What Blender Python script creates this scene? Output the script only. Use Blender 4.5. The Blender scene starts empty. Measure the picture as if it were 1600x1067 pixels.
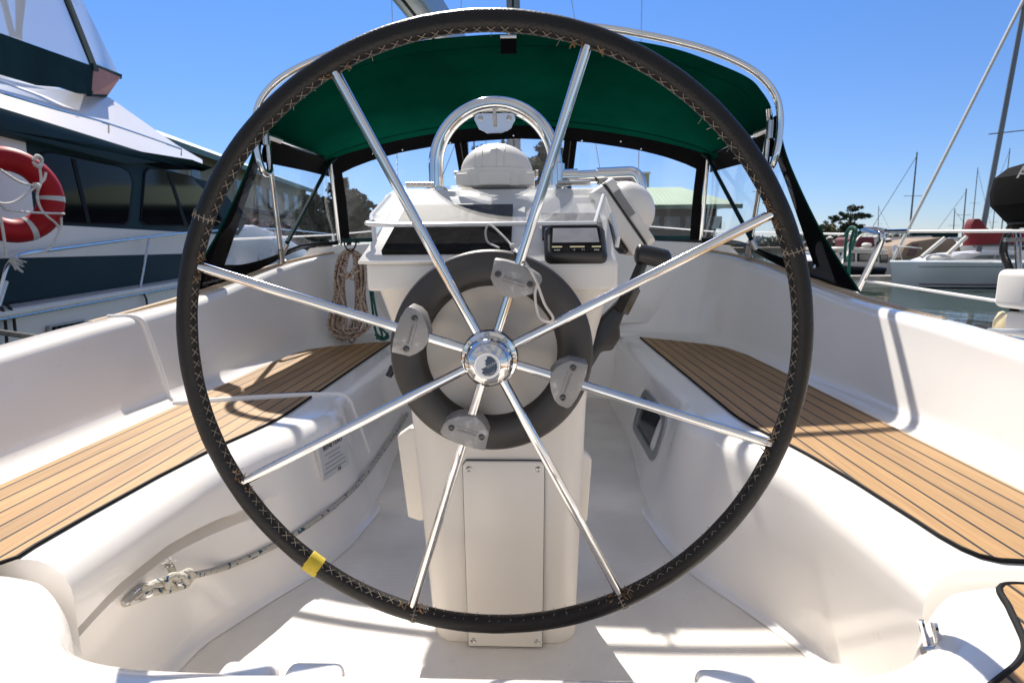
import bpy, bmesh, math, random
import numpy as np
from mathutils import Matrix, Vector
random.seed(7); RN = np.random.RandomState(5)
A = lambda *p: np.array(p, float)
R = math.radians
scene = bpy.context.scene
COL = scene.collection

# ------------------------------------------------------------------ camera model (boat axes: x starboard, y forward, z up, sole at 0)
F, CX, CY = 888.0, 800.0, 533.5
CAM = A(.065, 0, .82); PITCH = R(9.45); YAW = R(1.87)
FW = A(-math.sin(YAW)*math.cos(PITCH), math.cos(YAW)*math.cos(PITCH), -math.sin(PITCH))
RT = A(math.cos(YAW), math.sin(YAW), 0); UPV = np.cross(RT, FW)
ROLL = .0072
RT, UPV = RT*math.cos(ROLL)-UPV*math.sin(ROLL), UPV*math.cos(ROLL)+RT*math.sin(ROLL)
def ray(px, py): return RT*(px-CX)/F - UPV*(py-CY)/F + FW
def PZ(px, py, z): r = ray(px, py); return CAM + r*((z-CAM[2])/r[2])
def PY(px, py, y): r = ray(px, py); return CAM + r*((y-CAM[1])/r[1])
def PX(px, py, x): r = ray(px, py); return CAM + r*((x-CAM[0])/r[0])
def PPL(px, py, o, n): r = ray(px, py); return CAM + r*(((o-CAM)@n)/(r@n))
def nz(v): v = np.array(v, float); return v/np.linalg.norm(v)
X_, Y_, Z_ = A(1,0,0), A(0,1,0), A(0,0,1)
WATER = -.60

# ------------------------------------------------------------------ helpers
def cr(P, n=8, closed=False):
    P = [np.array(p, float) for p in P]; N = len(P); out = []
    for i in range(N if closed else N-1):
        if closed: a, b, c, d = P[i-1], P[i], P[(i+1) % N], P[(i+2) % N]
        else:
            b, c = P[i], P[i+1]
            a = P[i-1] if i else 2*b-c
            d = P[i+2] if i+2 < N else 2*c-b
        for k in range(n):
            t = k/n
            out.append(.5*(2*b+(c-a)*t+(2*a-5*b+4*c-d)*t*t+(3*b-a-3*c+d)*t**3))
    if not closed: out.append(P[-1])
    return out
def interp(tab, v):
    return float(np.interp(v, [t[0] for t in tab], [t[1] for t in tab]))
def sstep(a, b, v):
    t = min(1, max(0, (v-a)/(b-a))); return t*t*(3-2*t)

class MB:
    def __init__(s): s.v = []; s.f = []
    def add(s, vs, fs):
        o = len(s.v); s.v += [tuple(map(float, p)) for p in vs]; s.f += [tuple(i+o for i in f) for f in fs]; return s
    def grid(s, P, cu=False, cv=False):
        m, n = len(P), len(P[0]); fs = []
        for i in range(m if cu else m-1):
            for j in range(n if cv else n-1):
                a, b = i, (i+1) % m; c, d = j, (j+1) % n
                fs.append((a*n+c, a*n+d, b*n+d, b*n+c))
        return s.add([p for r in P for p in r], fs)
    def slab(s, P, th):
        """closed sheet of thickness th from a grid of points"""
        P = np.array(P, float)
        du = np.gradient(P, axis=0); dv = np.gradient(P, axis=1)
        nn = np.cross(du, dv); nn /= (np.linalg.norm(nn, axis=2, keepdims=True)+1e-12)
        Q = P+nn*th; m, n = P.shape[:2]
        vs = list(P.reshape(-1, 3))+list(Q.reshape(-1, 3)); o = m*n; fs = []
        for i in range(m-1):
            for j in range(n-1):
                a, b, c, d = i*n+j, i*n+j+1, (i+1)*n+j+1, (i+1)*n+j
                fs += [(d, c, b, a), (o+a, o+b, o+c, o+d)]
        for i in range(m-1):
            a, d = i*n, (i+1)*n; fs.append((a, o+a, o+d, d))
            a, d = i*n+n-1, (i+1)*n+n-1; fs.append((d, o+d, o+a, a))
        for j in range(n-1):
            a, b = j, j+1; fs.append((b, o+b, o+a, a))
            a, b = (m-1)*n+j, (m-1)*n+j+1; fs.append((a, o+a, o+b, b))
        return s.add(vs, fs)
    def tube(s, pts, r, seg=10, closed=False, cap=True, sq=None):
        pts = [np.array(p, float) for p in pts]; N = len(pts)
        rr = [r]*N if np.isscalar(r) else r
        T = []
        for i in range(N):
            a = pts[i-1] if (i or closed) else pts[0]; b = pts[(i+1) % N] if (i < N-1 or closed) else pts[-1]
            d = b-a; L = np.linalg.norm(d); T.append(d/L if L > 1e-12 else Z_)
        u = np.cross(T[0], Z_)
        if np.linalg.norm(u) < .05: u = np.cross(T[0], X_)
        u = nz(u); rings = []
        for i in range(N):
            u = u-T[i]*(u@T[i]); u = nz(u); w = np.cross(T[i], u)
            rings.append([pts[i]+rr[i]*(math.cos(2*math.pi*k/seg)*u+math.sin(2*math.pi*k/seg)*w*(sq or 1)) for k in range(seg)])
        o = len(s.v); s.grid(rings, cu=closed, cv=True)
        if cap and not closed:
            s.f.append(tuple(o+k for k in reversed(range(seg)))); s.f.append(tuple(o+(N-1)*seg+k for k in range(seg)))
        return s
    def lathe(s, o, ax, prof, seg=32):
        ax = nz(ax); u = np.cross(ax, Z_)
        if np.linalg.norm(u) < .05: u = np.cross(ax, Y_)
        u = nz(u); w = np.cross(ax, u); rings = []
        for (r, h) in prof:
            rings.append([np.array(o)+ax*h+max(r, 1e-5)*(math.cos(2*math.pi*k/seg)*u+math.sin(2*math.pi*k/seg)*w) for k in range(seg)])
        return s.grid(rings, cv=True)
    def prism(s, poly, o, u, v, n, d0, d1):
        o = np.array(o, float); u, v, n = (np.array(q, float) for q in (u, v, n)); N = len(poly)
        vs = [o+u*a+v*b+n*d0 for a, b in poly]+[o+u*a+v*b+n*d1 for a, b in poly]
        fs = [tuple(reversed(range(N))), tuple(range(N, 2*N))]+[(i, (i+1) % N, N+(i+1) % N, N+i) for i in range(N)]
        return s.add(vs, fs)
    def pts(s, P, d):
        """prism from 3-D outline P extruded by vector d"""
        N = len(P); vs = [np.array(p) for p in P]+[np.array(p)+d for p in P]
        return s.add(vs, [tuple(reversed(range(N))), tuple(range(N, 2*N))]+[(i, (i+1) % N, N+(i+1) % N, N+i) for i in range(N)])
    def box(s, c, h, u=X_, v=Y_, n=Z_):
        return s.prism([(-h[0], -h[1]), (h[0], -h[1]), (h[0], h[1]), (-h[0], h[1])], c, u, v, n, -h[2], h[2])
    def ball(s, c, r, seg=20, u=X_, v=Y_, n=Z_, lo=-1., hi=1.):
        r = (r, r, r) if np.isscalar(r) else r; P = []
        m = max(6, seg//2)
        for i in range(m+1):
            t = math.asin(lo)+(math.asin(hi)-math.asin(lo))*i/m
            P.append([np.array(c)+u*r[0]*math.cos(t)*math.cos(2*math.pi*k/seg)+v*r[1]*math.cos(t)*math.sin(2*math.pi*k/seg)+n*r[2]*math.sin(t) for k in range(seg)])
        return s.grid(P, cv=True)
    def build(s, name, mat, parent=None, smooth=40, bevel=None, fix=True):
        me = bpy.data.meshes.new(name); me.from_pydata(s.v, [], s.f)
        bm = bmesh.new(); bm.from_mesh(me)
        bmesh.ops.remove_doubles(bm, verts=bm.verts, dist=1e-6)
        if fix: bmesh.ops.recalc_face_normals(bm, faces=bm.faces)
        if bevel:
            es = [e for e in bm.edges if len(e.link_faces) == 2 and e.calc_face_angle(0) > R(bevel[2] if len(bevel) > 2 else 35)]
            bmesh.ops.bevel(bm, geom=es, offset=bevel[0], segments=bevel[1], profile=.5, affect='EDGES', clamp_overlap=True)
        bm.to_mesh(me); bm.free()
        for p in me.polygons: p.use_smooth = True
        me.set_sharp_from_angle(angle=R(smooth))
        if mat: me.materials.append(mat)
        o = bpy.data.objects.new(name, me); COL.objects.link(o)
        if parent: attach(o, parent)
        return o
def attach(o, parent):
    o.parent = parent
    b = np.array(parent.location) if parent.parent is None else A(0, 0, 0)
    o.matrix_parent_inverse = Matrix.Translation(Vector(-b))
def tag(o, label=None, cat=None, group=None, kind=None):
    if label: o['label'] = label
    if cat: o['category'] = cat
    if group: o['group'] = group
    if kind: o['kind'] = kind
    return o
def thing(name, label, cat, loc=(0, 0, 0), group=None):
    o = bpy.data.objects.new(name, None); COL.objects.link(o); o.location = Vector([float(q) for q in loc]); o.empty_display_size = .05
    return tag(o, label, cat, group)
def rrect(w, h, r, n=5):
    out = []
    for cx, cy, a0 in ((w-r, h-r, 0), (-w+r, h-r, 90), (-w+r, -h+r, 180), (w-r, -h+r, 270)):
        for k in range(n+1):
            a = R(a0+90*k/n); out.append((cx+r*math.cos(a), cy+r*math.sin(a)))
    return out
def text(body, o, u, v, size, mat, parent, name='lettering', depth=.0006, align='CENTER'):
    cu = bpy.data.curves.new(name, 'FONT'); cu.body = body; cu.size = size; cu.extrude = depth; cu.align_x = align; cu.align_y = 'CENTER'; cu.resolution_u = 3
    t = bpy.data.objects.new('tmp_text', cu); COL.objects.link(t)
    dg = bpy.context.evaluated_depsgraph_get(); me = bpy.data.meshes.new_from_object(t.evaluated_get(dg)); bpy.data.objects.remove(t)
    u, v = nz(u), nz(v); n = np.cross(u, v)
    M = Matrix([(u[0], v[0], n[0], o[0]), (u[1], v[1], n[1], o[1]), (u[2], v[2], n[2], o[2]), (0, 0, 0, 1)])
    me.transform(M); me.materials.clear(); me.materials.append(mat)
    ob = bpy.data.objects.new(name, me); COL.objects.link(ob)
    if parent: attach(ob, parent)
    return ob

# ------------------------------------------------------------------ materials
def mk(name):
    m = bpy.data.materials.new(name); m.use_nodes = True; nt = m.node_tree
    return m, nt, nt.nodes, nt.links, nt.nodes['Principled BSDF']
def mat(name, col, rough=.5, metal=0., var=.06, vscale=6., bump=0., bscale=80., coat=0., spec=.5, stretch=None, rvar=0., dirt=None):
    m, nt, N, L, b = mk(name)
    tc = N.new('ShaderNodeTexCoord'); mp = N.new('ShaderNodeMapping'); L.new(tc.outputs['Object'], mp.inputs[0])
    if stretch: mp.inputs['Scale'].default_value = stretch
    no = N.new('ShaderNodeTexNoise'); no.inputs['Scale'].default_value = vscale; no.inputs['Detail'].default_value = 5
    L.new(mp.outputs[0], no.inputs['Vector'])
    mr = N.new('ShaderNodeMapRange'); mr.inputs[1].default_value = .3; mr.inputs[2].default_value = .7
    mr.inputs[3].default_value = 1-var; mr.inputs[4].default_value = 1+var
    L.new(no.outputs['Fac'], mr.inputs[0])
    hs = N.new('ShaderNodeMixRGB'); hs.blend_type = 'MULTIPLY'; hs.inputs[0].default_value = 1; hs.inputs[1].default_value = (*col, 1)
    cmb = N.new('ShaderNodeCombineColor'); [L.new(mr.outputs[0], cmb.inputs[i]) for i in range(3)]
    L.new(cmb.outputs[0], hs.inputs[2]); outc = hs.outputs[0]
    if dirt:
        n2 = N.new('ShaderNodeTexNoise'); n2.inputs['Scale'].default_value = dirt[1]; n2.inputs['Detail'].default_value = 8; n2.inputs['Roughness'].default_value = .7
        L.new(mp.outputs[0], n2.inputs['Vector'])
        r2 = N.new('ShaderNodeMapRange'); r2.inputs[1].default_value = dirt[2]; r2.inputs[2].default_value = dirt[2]+.12; r2.inputs[4].default_value = dirt[3]
        L.new(n2.outputs['Fac'], r2.inputs[0])
        mx = N.new('ShaderNodeMixRGB'); L.new(r2.outputs[0], mx.inputs[0]); L.new(outc, mx.inputs[1]); mx.inputs[2].default_value = (*dirt[0], 1); outc = mx.outputs[0]
    L.new(outc, b.inputs['Base Color'])
    b.inputs['Roughness'].default_value = rough; b.inputs['Metallic'].default_value = metal
    b.inputs['Coat Weight'].default_value = coat; b.inputs['Coat Roughness'].default_value = .08; b.inputs['Specular IOR Level'].default_value = spec
    if rvar:
        r3 = N.new('ShaderNodeMapRange'); r3.inputs[3].default_value = max(.02, rough-rvar); r3.inputs[4].default_value = rough+rvar
        L.new(no.outputs['Fac'], r3.inputs[0]); L.new(r3.outputs[0], b.inputs['Roughness'])
    if bump:
        n3 = N.new('ShaderNodeTexNoise'); n3.inputs['Scale'].default_value = bscale; n3.inputs['Detail'].default_value = 4; L.new(mp.outputs[0], n3.inputs['Vector'])
        bp = N.new('ShaderNodeBump'); bp.inputs['Strength'].default_value = bump; bp.inputs['Distance'].default_value = .002
        L.new(n3.outputs['Fac'], bp.inputs['Height']); L.new(bp.outputs[0], b.inputs['Normal'])
    return m
M = {}
M['gel'] = mat('white_gelcoat', (.86, .825, .78), .16, var=.03, vscale=3, bump=.04, bscale=9, coat=.5, dirt=((.52, .46, .39), 22, .645, .5))
M['cream'] = mat('cream_gelcoat', (.74, .685, .61), .32, var=.03, vscale=4, bump=.04, bscale=40, dirt=((.50, .44, .36), 45, .72, .4))
M['plastic_white'] = mat('white_plastic', (.76, .725, .67), .38, var=.03, bump=.06, bscale=200)
M['leather'] = mat('dark_leather', (.0055, .0042, .0036), .42, spec=.35, var=.3, vscale=18, bump=.5, bscale=260, dirt=((.022, .018, .015), 14, .60, .6), rvar=.12)
M['groove'] = mat('seam_black', (.006, .005, .005), .8, var=.1)
M['thread'] = mat('tan_thread', (.25, .21, .165), .8, var=.25, vscale=60)
M['fray'] = mat('frayed_brown_twine', (.17, .095, .04), .9, var=.4, vscale=80)
M['yellow'] = mat('yellow_whipping_twine', (.50, .38, .03), .6, var=.12, vscale=60)
M['steel'] = mat('polished_steel', (.74, .73, .71), .075, 1., var=.03, vscale=20, rvar=.03)
M['steel_dull'] = mat('dull_steel', (.55, .53, .50), .28, 1., var=.1, vscale=30, rvar=.08)
M['screw'] = mat('dark_hex_screw', (.10, .095, .09), .3, .9, var=.2, vscale=40)
M['alu'] = mat('grey_aluminium', (.42, .43, .43), .42, .7, var=.08, vscale=5, rvar=.08)
M['mast'] = mat('anodised_mast', (.17, .19, .21), .5, .3, var=.06, vscale=1)
M['ring'] = mat('dark_grey_drive_plastic', (.040, .035, .031), .45, var=.08, vscale=8, bump=.10, bscale=300, rvar=.06)
M['disc'] = mat('satin_grey_disc', (.43, .385, .335), .34, .3, var=.06, vscale=9, dirt=((.33, .28, .22), 18, .66, .45), rvar=.06)
M['clamp'] = mat('worn_grey_clamp', (.26, .25, .24), .42, .2, var=.06, vscale=30, dirt=((.46, .45, .44), 30, .54, .9))
M['black'] = mat('black_plastic', (.016, .015, .014), .33, var=.15, vscale=20, bump=.08, bscale=160)
M['rubber'] = mat('black_rubber', (.006, .006, .0065), .6, spec=.15, var=.2, vscale=30)
M['canvas_black'] = mat('black_acrylic_canvas', (.0035, .0035, .004), .8, var=.25, vscale=7, bump=.4, bscale=30, spec=.06)
M['screen'] = mat('dark_glossy_panel', (.020, .019, .019), .6, var=.2, vscale=30, spec=0., dirt=((.05, .05, .05), 60, .55, .4))
M['lcd'] = mat('grey_display_glass', (.30, .29, .30), .2, var=.12, vscale=40, dirt=((.30, .29, .29), 80, .55, .5))
M['key'] = mat('pale_yellow_key', (.55, .48, .26), .5)
M['ink'] = mat('dark_ink', (.05, .05, .06), .6)
M['ink_grey'] = mat('embossed_grey', (.16, .155, .15), .5)
M['navy'] = mat('navy_enamel', (.012, .035, .075), .25)
M['plate'] = mat('pale_metal_plate', (.60, .60, .61), .4, .15)
M['ink_faded'] = mat('faded_grey_print', (.26, .26, .28), .6)
M['yacht_white'] = mat('yacht_white_gelcoat', (.70, .66, .63), .28, var=.03, vscale=.7, coat=.2, dirt=((.5, .46, .4), 3, .7, .25))
M['yacht_teal'] = mat('yacht_dark_teal_paint', (.012, .031, .038), .55, var=.12, vscale=2, spec=.12)
M['yacht_canvas'] = mat('dark_green_canvas', (.008, .030, .034), .8, spec=.15, var=.25, vscale=3, bump=.4, bscale=12)
M['pink'] = mat('backlit_pink_canvas', (.50, .25, .22), .8, var=.12, vscale=3)  # sunlight glowing through the canvas, painted in as pink
M['glass_dark'] = mat('dark_tinted_glass', (.004, .0045, .006), .06, var=.5, vscale=1.2, spec=.09)
M['glass_grey'] = mat('tinted_boat_glass', (.05, .055, .06), .08, var=.4, vscale=1.2, spec=.7)
M['red'] = mat('red_buoy_cover', (.30, .006, .011), .5, spec=.2, var=.14, vscale=7, bump=.25, bscale=20, dirt=((.22, .02, .02), 5, .62, .6))
M['tape'] = mat('reflective_tape', (.46, .46, .46), .35)
M['cord'] = mat('pale_cord', (.56, .52, .48), .8, var=.15, vscale=60)
M['lifeline'] = mat('white_lifeline', (.74, .73, .70), .4, var=.05)
M['greenrope'] = mat('dark_green_rope', (.004, .10, .072), .7, var=.5, vscale=150)
M['blackcord'] = mat('black_cord', (.01, .01, .01), .7)
M['greyrope'] = mat('grey_mooring_rope', (.09, .085, .08), .85, var=.4, vscale=90, bump=.5, bscale=100)
M['redcanvas'] = mat('red_sail_canvas', (.17, .007, .012), .75, var=.2, vscale=2, bump=.4, bscale=8)
M['tancanvas'] = mat('tan_canvas', (.26, .19, .135), .8, var=.15, vscale=2, bump=.3, bscale=6)
M['greyhull'] = mat('grey_blue_hull', (.60, .62, .61), .22, var=.05, vscale=1, coat=.2)
M['darkhull'] = mat('dark_navy_hull', (.015, .018, .024), .2, var=.1, vscale=1, coat=.3)
M['stripe'] = mat('maroon_stripe', (.12, .05, .055), .4)
M['maroon'] = mat('maroon_canvas', (.10, .018, .03), .8, var=.2)
M['roofgreen'] = mat('green_metal_roof', (.055, .13, .085), .45, var=.12, vscale=.6)
M['roofpale'] = mat('pale_green_roof', (.30, .40, .27), .5, var=.07, vscale=.3)
M['wall_tan'] = mat('tan_siding', (.36, .32, .22), .8, var=.08, vscale=.5)
M['wall_dark'] = mat('dark_brown_wall', (.06, .055, .05), .8, var=.3, vscale=.4)
M['brick'] = mat('dark_red_planting', (.13, .035, .03), .9, var=.5, vscale=2)
M['trim'] = mat('white_trim', (.62, .60, .55), .6)
M['win'] = mat('house_window_glass', (.02, .022, .025), .1, spec=.6)
M['bark'] = mat('bark', (.09, .07, .05), .9, var=.35, vscale=3)
M['dock'] = mat('weathered_dock_boards', (.32, .30, .27), .85, var=.25, vscale=2)
M['earth'] = mat('shore_earth', (.16, .14, .10), .9, var=.3, vscale=.2)
M['cream_old'] = mat('yellowed_plastic', (.60, .50, .30), .5, var=.2, vscale=20)

def sole_mat():
    m, nt, N, L, b = mk('nonskid_gelcoat')
    tc = N.new('ShaderNodeTexCoord'); no = N.new('ShaderNodeTexNoise'); no.inputs['Scale'].default_value = 5; no.inputs['Detail'].default_value = 7
    L.new(tc.outputs['Object'], no.inputs['Vector'])
    cr_ = N.new('ShaderNodeValToRGB'); cr_.color_ramp.elements[0].position = .3; cr_.color_ramp.elements[0].color = (.68, .63, .565, 1); cr_.color_ramp.elements[1].position = .62; cr_.color_ramp.elements[1].color = (.80, .755, .69, 1)
    L.new(no.outputs['Fac'], cr_.inputs[0])
    n2 = N.new('ShaderNodeTexNoise'); n2.inputs['Scale'].default_value = 24; n2.inputs['Detail'].default_value = 9; n2.inputs['Roughness'].default_value = .75; L.new(tc.outputs['Object'], n2.inputs['Vector'])
    r2 = N.new('ShaderNodeMapRange'); r2.inputs[1].default_value = .61; r2.inputs[2].default_value = .74; r2.inputs[4].default_value = .5; L.new(n2.outputs['Fac'], r2.inputs[0])
    mx = N.new('ShaderNodeMixRGB'); L.new(r2.outputs[0], mx.inputs[0]); L.new(cr_.outputs[0], mx.inputs[1]); mx.inputs[2].default_value = (.48, .43, .37, 1)
    L.new(mx.outputs[0], b.inputs['Base Color'])
    b.inputs['Roughness'].default_value = .42
    w1 = N.new('ShaderNodeTexWave'); w1.bands_direction = 'Y'; w1.inputs['Scale'].default_value = 52; w1.inputs['Distortion'].default_value = .0
    w2 = N.new('ShaderNodeTexWave'); w2.bands_direction = 'X'; w2.inputs['Scale'].default_value = 52
    for w in (w1, w2): L.new(tc.outputs['Object'], w.inputs['Vector'])
    ad = N.new('ShaderNodeMath'); ad.operation = 'MULTIPLY_ADD'; L.new(w2.outputs['Fac'], ad.inputs[0]); ad.inputs[1].default_value = .35; L.new(w1.outputs['Fac'], ad.inputs[2])
    bp = N.new('ShaderNodeBump'); bp.inputs['Strength'].default_value = .35; bp.inputs['Distance'].default_value = .0012
    L.new(ad.outputs[0], bp.inputs['Height']); L.new(bp.outputs[0], b.inputs['Normal'])
    return m
M['sole'] = sole_mat()

def teak_mat(x0, w=.046):
    m, nt, N, L, b = mk('teak_planking')
    tc = N.new('ShaderNodeTexCoord'); sx = N.new('ShaderNodeSeparateXYZ'); L.new(tc.outputs['Object'], sx.inputs[0])
    def math_(op, a, b_=None, c=None):
        n = N.new('ShaderNodeMath'); n.operation = op
        for i, q in enumerate((a, b_, c)):
            if q is None: continue
            if hasattr(q, 'is_linked') or hasattr(q, 'links'): L.new(q, n.inputs[i])
            else: n.inputs[i].default_value = q
        return n.outputs[0]
    t = math_('MULTIPLY_ADD', sx.outputs['X'], 1/w, -x0/w)
    fl = math_('FLOOR', t); fr = math_('SUBTRACT', t, fl)
    seam = math_('LESS_THAN', fr, .115)
    wn = N.new('ShaderNodeTexWhiteNoise'); wn.noise_dimensions = '1D'; L.new(fl, wn.inputs['W'])
    cb = N.new('ShaderNodeCombineXYZ'); L.new(math_('MULTIPLY_ADD', sx.outputs['X'], 150., 0.), cb.inputs[0])
    L.new(math_('MULTIPLY_ADD', wn.outputs['Value'], 40., math_('MULTIPLY', sx.outputs['Y'], 5.)), cb.inputs[1]); L.new(fl, cb.inputs[2])
    no = N.new('ShaderNodeTexNoise'); no.inputs['Scale'].default_value = 1.; no.inputs['Detail'].default_value = 6; no.inputs['Distortion'].default_value = .6; L.new(cb.outputs[0], no.inputs['Vector'])
    rp = N.new('ShaderNodeValToRGB'); e = rp.color_ramp.elements
    e[0].position = .25; e[0].color = (.285, .160, .064, 1); e[1].position = .72; e[1].color = (.425, .258, .110, 1)
    L.new(no.outputs['Fac'], rp.inputs[0])
    hv = N.new('ShaderNodeHueSaturation'); L.new(rp.outputs[0], hv.inputs['Color']); L.new(math_('MULTIPLY_ADD', wn.outputs['Value'], .28, .88), hv.inputs['Value'])
    n4 = N.new('ShaderNodeTexNoise'); n4.inputs['Scale'].default_value = 3.; n4.inputs['Detail'].default_value = 6; L.new(tc.outputs['Object'], n4.inputs['Vector'])
    mm = N.new('ShaderNodeMixRGB'); mm.blend_type = 'MULTIPLY'; L.new(hv.outputs[0], mm.inputs[1]); mm.inputs[0].default_value = .5
    r4 = N.new('ShaderNodeMapRange'); r4.inputs[1].default_value = .3; r4.inputs[2].default_value = .6; r4.inputs[3].default_value = .78; r4.inputs[4].default_value = 1.05; L.new(n4.outputs['Fac'], r4.inputs[0])
    L.new(r4.outputs[0], mm.inputs[2])
    mx = N.new('ShaderNodeMixRGB'); L.new(seam, mx.inputs[0]); L.new(mm.outputs[0], mx.inputs[1]); mx.inputs[2].default_value = (.012, .011, .011, 1)
    L.new(mx.outputs[0], b.inputs['Base Color']); b.inputs['Roughness'].default_value = .62
    bp = N.new('ShaderNodeBump'); bp.inputs['Strength'].default_value = .25; bp.inputs['Distance'].default_value = .001; L.new(no.outputs['Fac'], bp.inputs['Height']); L.new(bp.outputs[0], b.inputs['Normal'])
    return m
M['teak_r'] = teak_mat(.985); M['teak_l'] = teak_mat(-.985-.046*.885); M['teak_strip'] = mat('teak_trim', (.50, .36, .22), .6, var=.15, vscale=8, stretch=(30, 3, 30))

def trans_mat(name, col, tfac, rough=.7, bump=.3, bscale=25):
    m, nt, N, L, b = mk(name); N.remove(b); out = N['Material Output']
    tc = N.new('ShaderNodeTexCoord'); no = N.new('ShaderNodeTexNoise'); no.inputs['Scale'].default_value = 5; no.inputs['Detail'].default_value = 5; L.new(tc.outputs['Object'], no.inputs['Vector'])
    r = N.new('ShaderNodeMapRange'); r.inputs[1].default_value = .3; r.inputs[2].default_value = .7; r.inputs[3].default_value = .72; r.inputs[4].default_value = 1.28; no.inputs['Scale'].default_value = 2.2; no.inputs['Detail'].default_value = 8; L.new(no.outputs['Fac'], r.inputs[0])
    mm = N.new('ShaderNodeMixRGB'); mm.blend_type = 'MULTIPLY'; mm.inputs[0].default_value = 1; mm.inputs[1].default_value = (*col, 1); L.new(r.outputs[0], mm.inputs[2])
    d = N.new('ShaderNodeBsdfDiffuse'); t = N.new('ShaderNodeBsdfTranslucent'); L.new(mm.outputs[0], d.inputs[0]); L.new(mm.outputs[0], t.inputs[0])
    n2 = N.new('ShaderNodeTexNoise'); n2.inputs['Scale'].default_value = bscale; L.new(tc.outputs['Object'], n2.inputs['Vector'])
    bp = N.new('ShaderNodeBump'); bp.inputs['Strength'].default_value = bump*2; bp.inputs['Distance'].default_value = .02; L.new(n2.outputs['Fac'], bp.inputs['Height']); L.new(bp.outputs[0], d.inputs['Normal'])
    mx = N.new('ShaderNodeMixShader'); mx.inputs[0].default_value = tfac; L.new(d.outputs[0], mx.inputs[1]); L.new(t.outputs[0], mx.inputs[2]); L.new(mx.outputs[0], out.inputs[0])
    return m
M['canopy'] = trans_mat('green_acrylic_canvas', (.002, .072, .045), .42, bscale=9)
M['hem'] = trans_mat('green_canvas_double_hem', (.002, .066, .041), .25, bscale=14)
def clear_mat(name, tint, haze, gloss, rough, wav, wscale, scratch=0, base=.022, swirl=0):
    m, nt, N, L, b = mk(name); N.remove(b); out = N['Material Output']
    tc = N.new('ShaderNodeTexCoord'); no = N.new('ShaderNodeTexNoise'); no.inputs['Scale'].default_value = wscale; no.inputs['Detail'].default_value = 2; no.inputs['Distortion'].default_value = 1.2; L.new(tc.outputs['Object'], no.inputs['Vector'])
    bp = N.new('ShaderNodeBump'); bp.inputs['Strength'].default_value = wav; bp.inputs['Distance'].default_value = .02; L.new(no.outputs['Fac'], bp.inputs['Height'])
    tr = N.new('ShaderNodeBsdfTransparent'); tr.inputs[0].default_value = (*tint, 1)
    dfa = N.new('ShaderNodeBsdfDiffuse'); dfa.inputs[0].default_value = (.8, .8, .82, 1); dfb = N.new('ShaderNodeBsdfTranslucent'); dfb.inputs[0].default_value = (.8, .8, .82, 1)
    df = N.new('ShaderNodeMixShader'); df.inputs[0].default_value = .5; L.new(dfa.outputs[0], df.inputs[1]); L.new(dfb.outputs[0], df.inputs[2])
    gl = N.new('ShaderNodeBsdfGlossy'); gl.inputs['Roughness'].default_value = rough; L.new(bp.outputs[0], gl.inputs['Normal'])
    m1 = N.new('ShaderNodeMixShader'); L.new(tr.outputs[0], m1.inputs[1]); L.new(df.outputs[0], m1.inputs[2]); m1.inputs[0].default_value = haze
    if swirl:  # pale reflections on the panes, put in as swirls of haze
        ns = N.new('ShaderNodeTexNoise'); ns.inputs['Scale'].default_value = 1.7; ns.inputs['Detail'].default_value = 3; ns.inputs['Distortion'].default_value = 2.2; L.new(tc.outputs['Object'], ns.inputs['Vector'])
        rs = N.new('ShaderNodeMapRange'); rs.inputs[1].default_value = .46; rs.inputs[2].default_value = .70; rs.inputs[3].default_value = haze; rs.inputs[4].default_value = swirl; L.new(ns.outputs['Fac'], rs.inputs[0]); L.new(rs.outputs[0], m1.inputs[0])
    if scratch:
        mp = N.new('ShaderNodeMapping'); mp.inputs['Scale'].default_value = (7, 150, 150); L.new(tc.outputs['Object'], mp.inputs[0])
        ns = N.new('ShaderNodeTexNoise'); ns.inputs['Scale'].default_value = 9; ns.inputs['Detail'].default_value = 6; L.new(mp.outputs[0], ns.inputs['Vector'])
        rs = N.new('ShaderNodeMapRange'); rs.inputs[1].default_value = .4; rs.inputs[2].default_value = .68; rs.inputs[3].default_value = haze*.7; rs.inputs[4].default_value = haze*1.8; L.new(ns.outputs['Fac'], rs.inputs[0]); L.new(rs.outputs[0], m1.inputs[0])
    fr = N.new('ShaderNodeLayerWeight'); fr.inputs[0].default_value = .5
    pw = N.new('ShaderNodeMath'); pw.operation = 'POWER'; L.new(fr.outputs['Facing'], pw.inputs[0]); pw.inputs[1].default_value = 4.
    ml = N.new('ShaderNodeMath'); ml.operation = 'MULTIPLY_ADD'; L.new(pw.outputs[0], ml.inputs[0]); ml.inputs[1].default_value = gloss; ml.inputs[2].default_value = base
    m2 = N.new('ShaderNodeMixShader'); L.new(ml.outputs[0], m2.inputs[0]); L.new(m1.outputs[0], m2.inputs[1]); L.new(gl.outputs[0], m2.inputs[2]); L.new(m2.outputs[0], out.inputs[0])
    return m
M['vinyl'] = clear_mat('clear_vinyl', (.94, .95, .96), .008, .6, .03, .22, 2.2, swirl=.085)
M['vinyl_blue'] = clear_mat('bluish_clear_vinyl', (.72, .75, .80), .42, .5, .06, .5, 1.5)
M['acrylic'] = clear_mat('scratched_acrylic', (.93, .94, .95), .042, .15, .56, .1, 20, scratch=1, base=.004)
M['acrylic_edge'] = mat('milky_acrylic_edge', (.72, .72, .72), .2, var=.04, coat=.4)

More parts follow.
